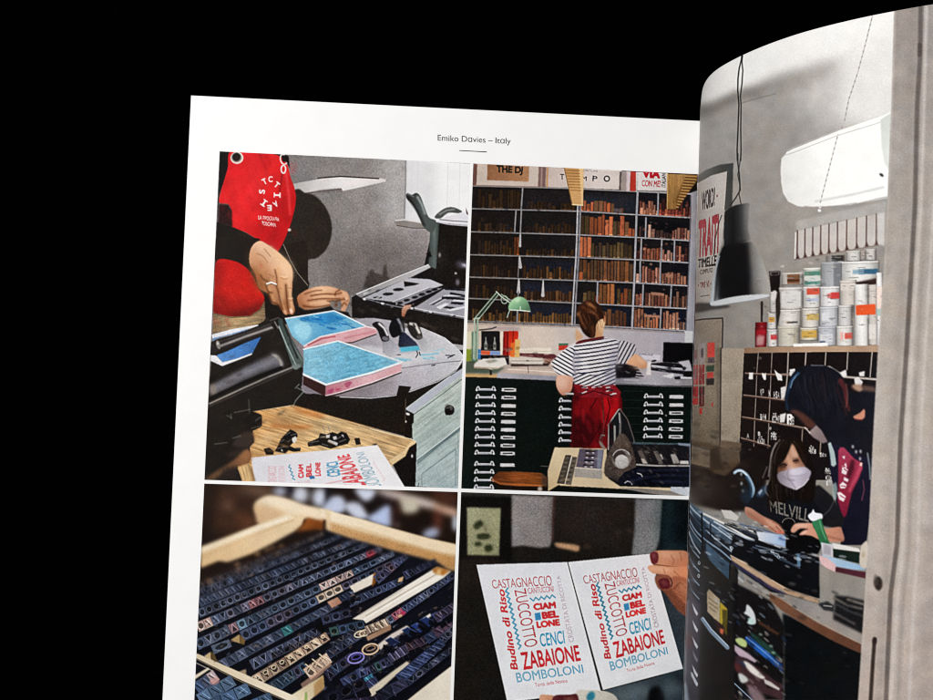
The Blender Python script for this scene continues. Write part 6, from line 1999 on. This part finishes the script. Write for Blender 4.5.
it(5, 'hand', 'hand holding a black tool on the table')
fr(770, 440)
P(('#121114', '#0c0c0e', '90,520 160,690'), '78,540 110,516 160,530 175,560 230,600 330,640 350,700 320,760 110,760 104,640', b=.7)
ring('#8a8480', 124, 556, 42, 36, 5, 0, 190, 350, a=.8)
C(('#cf9c86', '#b9806a', '150,580 480,640'), '138,606 150,576 176,556 240,552 284,556 296,584 380,590 462,578 480,600 494,668 440,680 380,672 320,660 280,640 236,632 200,632 224,606 250,594 200,590 160,618', b=.6, g=.05)
C('#e6bca8', '160,572 200,560 260,566 220,580', b=1, a=.7)
L('#7d4c3c', '250,594 220,608 200,630', 5, b=.5)
C('#e2b8a6', '196,630 214,612 246,600 236,622', b=.6, a=.8)
L('#6a3e30', '296,586 380,640 480,668', 8, b=1.6, a=.5)
it(5, 'glue_bottle', 'green and white tube standing on the table')
C('#e9e9ee', '252,506 276,482 290,460 300,482 344,492 350,520 320,536 280,540', b=.5)
P(('#3a7d54', '#2a6340', '290,540 390,680'), '276,548 340,522 360,590 394,680 408,710 340,700 310,620', b=.5, g=.06)
L('#7dc496', '330,540 350,610 372,660', 7, b=.8, a=.6)
fr(770, 520)
it(5, 'box', 'small pale and dark green boxes at the table edge')
P('#c9c8cf', '338,148 420,164 420,250 352,240', b=.5)
P('#8d8890', '360,160 410,176 404,236 352,226', b=.8, a=.6)
P('#16231f', '420,190 600,212 596,290 424,252', b=.5)
P('#d8d6d3', '414,152 590,188 606,214 424,190', b=.5)
P(('#a9c2d8', '#8fb0cc', '410,250 620,330'), '330,232 430,250 600,300 640,330 560,330 430,310', b=.6)
P('#d9b6b8', '328,236 380,250 440,300 436,348 380,320 336,290', b=.5)
P('#4d2630', '438,312 560,334 640,346 640,390 560,372 436,344', b=.6)
C('#c9bfb2', '604,190 630,146 652,150 662,250 640,320 600,300', b=.6)
C('#a8987e', '610,220 632,210 634,240 612,250', b=1, a=.7)

# door frame at the right of the picture
it(5, 'door_frame', 'pale grey door frame with a keyhole at the edge of the picture')
fr(0, 0, 1)
P(('#978f8a', '#a79f98', '#b5aba3', '#b2a59d', '910,10 880,700'), '895,-10 893.4,40 892,100 890,140 888.2,197 884.5,262 880,330 878,352 873,440 868.6,540 865,592 858.4,700 856,770 970,770 970,-10', b=.7, g=.07)
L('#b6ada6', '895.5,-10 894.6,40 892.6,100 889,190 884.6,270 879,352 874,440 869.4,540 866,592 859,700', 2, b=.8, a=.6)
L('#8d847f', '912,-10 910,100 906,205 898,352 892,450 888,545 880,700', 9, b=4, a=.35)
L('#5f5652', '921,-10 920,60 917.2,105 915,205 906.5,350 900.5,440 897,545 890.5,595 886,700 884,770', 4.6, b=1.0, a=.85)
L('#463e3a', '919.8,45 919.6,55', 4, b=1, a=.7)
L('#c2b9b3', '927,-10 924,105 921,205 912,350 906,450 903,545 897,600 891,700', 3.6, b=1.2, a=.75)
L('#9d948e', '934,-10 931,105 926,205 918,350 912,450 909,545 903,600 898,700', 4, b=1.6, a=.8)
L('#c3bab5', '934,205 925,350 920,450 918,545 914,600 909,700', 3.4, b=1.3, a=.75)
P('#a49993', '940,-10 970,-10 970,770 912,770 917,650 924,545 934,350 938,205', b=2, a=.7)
E('#2b2522', 878.3, 583.4, 4.2, 7.2, -4, b=.9)
E('#574c46', 875.6, 580, 2, 6, b=1, a=.6)
L('#3c322e', '874.6,639 873,660 870.6,700 868,770', 3.8, b=.9)
E('#2e2522', 874.6, 641, 2.2, 3.6, b=.8)

fr(0, 0, 1)
specks('757,270 880,240 880,345 757,345', 150, ['#5a5450', '#f4f2f0', '#8a8480', '#b8a890', '#3a3634'], 1.3, .5, .28, 0, 1.6)
specks('690,520 760,560 790,590 740,640 690,600', 80, ['#0c0e12', '#9fb2c6', '#546a80', '#d3dce6'], 1.2, .5, .3, 35, 2.6)
specks('735,560 870,590 866,690 740,690', 80, ['#08090a', '#2a2624', '#3c3634'], 1.6, .7, .35, 20, 2)
specks('700,510 790,530 850,560 790,570 700,535', 110, ['#0c0d10', '#c3ccd8', '#5a6878', '#8d99a8', '#e6eaf0'], 1.2, .4, .4, 18, 2.4)
specks('745,358 782,358 780,450 745,450', 40, ['#2c221f', '#0c0909', '#4a3a34', '#8d8078'], 1.1, .5, .35, 0, 1.5)
specks('690,420 745,440 745,500 692,500', 50, ['#3a2e27', '#16110f', '#4e4238'], 2, .9, .35, 10, 1.8)
specks('735,600 790,640 785,700 735,700', 90, ['#d0ccc8', '#0d0c0e', '#5a3c3e', '#27406c', '#a08c90'], 1.3, .5, .35, 40, 2.4)

# ================================================================== finishing the ink: mottle and grain
def finish():
    n = RNG.randn(NH, NW).astype(np.float32)
    n = gauss(n, 1.15)
    n /= n.std()
    m = RNG.randn(NH // 4 + 2, NW // 4 + 2).astype(np.float32)
    m = gauss(m, 2.6)
    m /= m.std()
    yy, xx = np.arange(NH) / 4, np.arange(NW) / 4
    i, j = yy.astype(int), xx.astype(int)
    m = m[i] + (m[i + 1] - m[i]) * (yy - i)[:, None].astype(np.float32)
    m = m[:, j] + (m[:, j + 1] - m[:, j]) * (xx - j)[None].astype(np.float32)
    l = INK.mean(-1, keepdims=True)
    # uneven tone and tint, the way a photograph's flat areas are never flat
    for sc_, amp, tint in ((9.0, .034, .014), (26.0, .036, .016)):
        X = ((np.arange(NW) / SS) / sc_)[None].repeat(NH, 0).astype(np.float32)
        Y = ((np.arange(NH) / SS) / sc_)[:, None].repeat(NW, 1).astype(np.float32)
        wgt = np.clip(1.05 - l, .05, 1)
        INK[:] *= 1 + amp * 2 * wgt * vnoise(X, Y, 31)[..., None].astype(np.float32)
        t = (tint * 2 * vnoise(X * 1.3 + 7, Y * 1.3, 77)).astype(np.float32)
        k = np.sqrt(np.clip(l[..., 0], 0, 1)) * wgt[..., 0]
        INK[..., 0] += t * k
        INK[..., 2] -= t * k
    INK[:] += (GRAIN * n)[..., None] * (0.15 * np.sqrt(np.clip(l, 0, 1)) + .04)
    INK[:] *= 1 + 0.035 * np.clip(1.1 - l, 0.12, 1) * m[..., None]
    sh = np.stack([gauss(INK[..., k].copy(), 2.4) for k in range(3)], -1)
    INK[:] += 0.75 * (INK - sh)             # crisp printing
    INK[:] = INK * 1.02 - 0.022
    np.clip(INK, 0.010, 1, out=INK)
finish()

def sample(u, v):
    x = np.clip((u - OX) * SS - .5, 0, NW - 1.001)
    y = np.clip((np.minimum(v, 722) - OY) * SS - .5, 0, NH - 1.001)
    i, j = x.astype(int), y.astype(int)
    fx, fy = (x - i)[..., None], (y - j)[..., None]
    c = (INK[j, i] * (1 - fx) + INK[j, i + 1] * fx) * (1 - fy) + (INK[j + 1, i] * (1 - fx) + INK[j + 1, i + 1] * fx) * fy
    return c, OWN[np.round(y).astype(int), np.round(x).astype(int)]

def ink_mesh(name, co, col, quads, parent, label):
    used, inv = np.unique(quads, return_inverse=True)
    q = inv.reshape(-1, 4).astype(np.int32)
    me = bpy.data.meshes.new(name)
    me.vertices.add(len(used))
    me.vertices.foreach_set('co', co[used].astype(np.float32).ravel())
    me.loops.add(q.size)
    me.loops.foreach_set('vertex_index', q.ravel())
    me.polygons.add(len(q))
    me.polygons.foreach_set('loop_start', np.arange(0, q.size, 4, dtype=np.int32))
    me.polygons.foreach_set('use_smooth', np.ones(len(q), bool))
    me.update(calc_edges=True)
    at = me.color_attributes.new('ink', 'BYTE_COLOR', 'POINT')
    c = np.ones((len(used), 4), np.float32)
    c[:, :3] = col[used]
    at.data.foreach_set('color_srgb', c.ravel())
    return link(name, me, parent, M_INK, label)

def lay_picture(P3, pr, parent, label):
    """P3: grid of page-frame points (rows, columns, 3); ink is taken from the printed sheet"""
    px = project(P3)
    col, _ = sample(px[..., 0], px[..., 1])
    mid = (px[:-1, :-1] + px[1:, 1:] + px[:-1, 1:] + px[1:, :-1]) / 4
    _, own = sample(mid[..., 0], mid[..., 1])
    r, c = P3.shape[:2]
    idx = np.arange(r * c).reshape(r, c)
    quads = np.stack([idx[:-1, :-1], idx[1:, :-1], idx[1:, 1:], idx[:-1, 1:]], -1).reshape(-1, 4)
    own = own.ravel()
    co = to_scene(P3.reshape(-1, 3))
    col = col.reshape(-1, 3)
    key = {}
    for i, (p, n, l, one) in enumerate(ITEMS):
        key.setdefault((n, l, one) if p == pr and n else None, []).append(i)
    named = [k for k in key if k]
    lut = np.zeros(len(ITEMS), int)
    for j, k in enumerate(named):
        lut[key[k]] = j + 1
    g = lut[own]
    cnt = np.bincount(g, minlength=len(named) + 1)
    root = ink_mesh('photo_print', co, col, quads[g == 0], parent, label)
    for j, (n, l, one) in enumerate(named):
        if cnt[j + 1] > 40:
            ink_mesh(n, co, col, quads[g == j + 1], root, l)
    return root

# ================================================================== the magazine
mag = bpy.data.objects.new('magazine', None)
COL.objects.link(mag)
mag['label'] = 'open magazine with four workshop photographs on a white page and a curling page'
mag['category'] = 'magazine'

PW, PH, PT = 209.8, 268.0, 0.12
def sheet(name, front, thick, normal, label, material=M_PAPER):
    """front: (rows, columns, 3) page-frame points; the back lies `thick` behind along -normal"""
    r, c = front.shape[:2]
    back = front - normal * thick
    co = np.concatenate([front.reshape(-1, 3), back.reshape(-1, 3)])
    idx = np.arange(r * c).reshape(r, c)
    q = np.stack([idx[:-1, :-1], idx[1:, :-1], idx[1:, 1:], idx[:-1, 1:]], -1).reshape(-1, 4)
    qb = q[:, ::-1] + r * c
    rim = np.concatenate([idx[0, :-1], idx[:-1, -1], idx[-1, :0:-1], idx[:0:-1, 0]])
    nx = np.roll(rim, -1)
    k0 = len(co)
    m = len(rim)
    co = np.concatenate([co, co[rim], co[rim + r * c]])
    ii = np.arange(m)
    jj = (ii + 1) % m
    qs = np.stack([ii, jj, jj + m, ii + m], -1) + k0
    me = bpy.data.meshes.new(name)
    me.from_pydata(to_scene(co).tolist(), [], np.concatenate([q, qb, qs]).tolist())
    me.update()
    for i, p in enumerate(me.polygons):
        p.use_smooth = i < 2 * len(q)
    return link(name, me, mag, material, label)

def grid(x0, x1, y0, y1, nx, ny):
    X, Y = np.meshgrid(np.linspace(x0, x1, nx), np.linspace(y0, y1, ny))
    return np.stack([X, Y, np.zeros_like(X)], -1)

Zup = np.array([0, 0, -1.0])
page = sheet('page', grid(0, PW, 0, PH, 40, 50), PT, Zup, 'flat white page with a heading and four photographs')

STEP = 0.23                                 # millimetres between ink samples
xa, xb, xc, xd = 12.542, 114.657, 116.029, 209.72
yp, yq, yr, ye = 22.338, 155.532, 157.029, 255.0
EPS = -0.03
def flat_print(x0, x1, y0, y1):
    g = grid(x0, x1, y0, y1, int((x1 - x0) / STEP), int((y1 - y0) / STEP))
    g[..., 2] = EPS
    return g
lay_picture(flat_print(xa, xb, yp, yq), 1, mag, 'photograph of hands in a red apron working blue ink by a press')
lay_picture(flat_print(xc, xd, yp, yq), 2, mag, 'photograph of a woman in a striped top at a green cabinet of drawers')
lay_picture(flat_print(xa, xb, yr, ye), 3, mag, 'photograph of a wooden tray packed with rows of dark type')
lay_picture(flat_print(xc, xd, yr, ye), 4, mag, 'photograph of a hand holding up two printed cards')

# heading: real lettering lying on the page
def page_text(txt, quad, name):
    v, t = glyphs(txt, 0.004)
    lo, hi = v.min(0), v.max(0)
    uv = (v - lo) / (hi - lo)
    q = np.array(quad, float)
    u, s = uv[:, :1], 1 - uv[:, 1:]
    p = (q[0] * (1 - u) + q[1] * u) * (1 - s) + (q[3] * (1 - u) + q[2] * u) * s
    co = [(*on_page(*k), EPS) for k in p]
    me = bpy.data.meshes.new(name)
    me.from_pydata(to_scene(co).tolist(), [], t.tolist())
    return link(name, me, page, M_BLACK_INK)
k = 6.664
page_text('Emiko D\u0251vies \u2013 It\u0251ly', [(420 + 118 / k, 110 + 165 / k), (420 + 605 / k, 110 + 189 / k), (420 + 605 / k, 110 + 238 / k), (420 + 118 / k, 110 + 217 / k)], 'heading')
co = [(*on_page(420 + x / k, 110 + y / k), EPS) for x, y in ((262, 268), (445, 277), (445, 283), (262, 273))]
me = bpy.data.meshes.new('heading_rule')
me.from_pydata(to_scene(co).tolist(), [], [(3, 2, 1, 0)])
link('heading_rule', me, page, M_BLACK_INK)

# the curling facing page: a developable sheet bound at the gutter
prof = np.array([(209.8, -0.3), (206.1, -15.5), (202.8, -30), (199.3, -46), (197.5, -56), (196.5, -65.8), (196.5, -75), (197.6, -84.2), (200.4, -96.4), (204.7, -109.4),
                 (210.0, -121.3), (214.6, -129.2), (219.9, -136.8), (226.0, -144.3), (231.6, -150.2), (236.8, -155.2), (241.0, -158.8), (248.0, -164.2), (256.0, -169.4), (265.0, -174.0)])
pf = smooth(prof, False, 24)
sl = np.r_[0, np.cumsum(np.linalg.norm(np.diff(pf, axis=0), axis=1))]
def curl(s):
    return np.interp(s, sl, pf[:, 0]), np.interp(s, sl, pf[:, 1])
def curl_grid(ns, ny, off, y0=0.0, y1=PH):
    s = np.linspace(0, sl[-1], ns)
    x, z = curl(s)
    tx, tz = np.gradient(x, s), np.gradient(z, s)
    ln = np.hypot(tx, tz)
    nx, nz = tz / ln, -tx / ln              # towards the left page and the reader
    kk = np.ones(9) / 9
    nx = np.convolve(np.pad(nx, 4, 'edge'), kk, 'valid')
    nz = np.convolve(np.pad(nz, 4, 'edge'), kk, 'valid')
    Y = np.linspace(y0, y1, ny)
    g = np.empty((ny, ns, 3))
    n = np.empty((ny, ns, 3))
    g[..., 0], g[..., 1], g[..., 2] = (x + nx * off)[None], Y[:, None], (z + nz * off)[None]
    n[..., 0], n[..., 1], n[..., 2] = nx[None], 0, nz[None]
    return g, n
g, n = curl_grid(160, 40, 0.0)
sheet('page', g, 0.14, n, 'curling facing page printed to its edges')
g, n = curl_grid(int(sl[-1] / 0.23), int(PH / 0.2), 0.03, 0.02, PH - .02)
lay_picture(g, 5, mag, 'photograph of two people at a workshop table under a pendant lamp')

# leaves under the flat page and the closed half of the magazine
def block(x0, x1, z0, z1, n, label):
    vs, fs = [], []
    for i in range(n):
        d = 0.35 * rnd.random() - (0.5 if i < 2 else 0.1)
        e = 0.3 * rnd.random()
        a, b_ = z0 + (z1 - z0) * i / n, z0 + (z1 - z0) * (i + .86) / n
        if x0 < 100: X0, X1 = x0 + d, x1
        else: X0, X1 = x0, x1 - d
        k0 = len(vs)
        for z in (a, b_):
            vs += [(X0, e, z), (X1, e, z), (X1, PH - e, z), (X0, PH - e, z)]
        fs += [[k0 + j for j in f] for f in ((0, 3, 2, 1), (4, 5, 6, 7), (0, 1, 5, 4), (1, 2, 6, 5), (2, 3, 7, 6), (3, 0, 4, 7))]
    me = bpy.data.meshes.new('page_block')
    me.from_pydata(to_scene(vs).tolist(), [], fs)
    link('page_block', me, mag, M_PAPER, label)
block(0.25, 209.6, 0.2, 4.4, 14, 'stack of leaves under the flat page')
block(210.4, 420.0, 0.4, 6.0, 18, 'stack of leaves behind the curling page')

me = bpy.data.meshes.new('tabletop')
R_ = 1.6
zt = -0.0064
me.from_pydata([(-R_, -R_, zt), (R_, -R_, zt), (R_, R_, zt), (-R_, R_, zt)], [], [(0, 1, 2, 3)])
t_ = link('tabletop', me, None, M_BLACK)
t_['kind'] = 'structure'
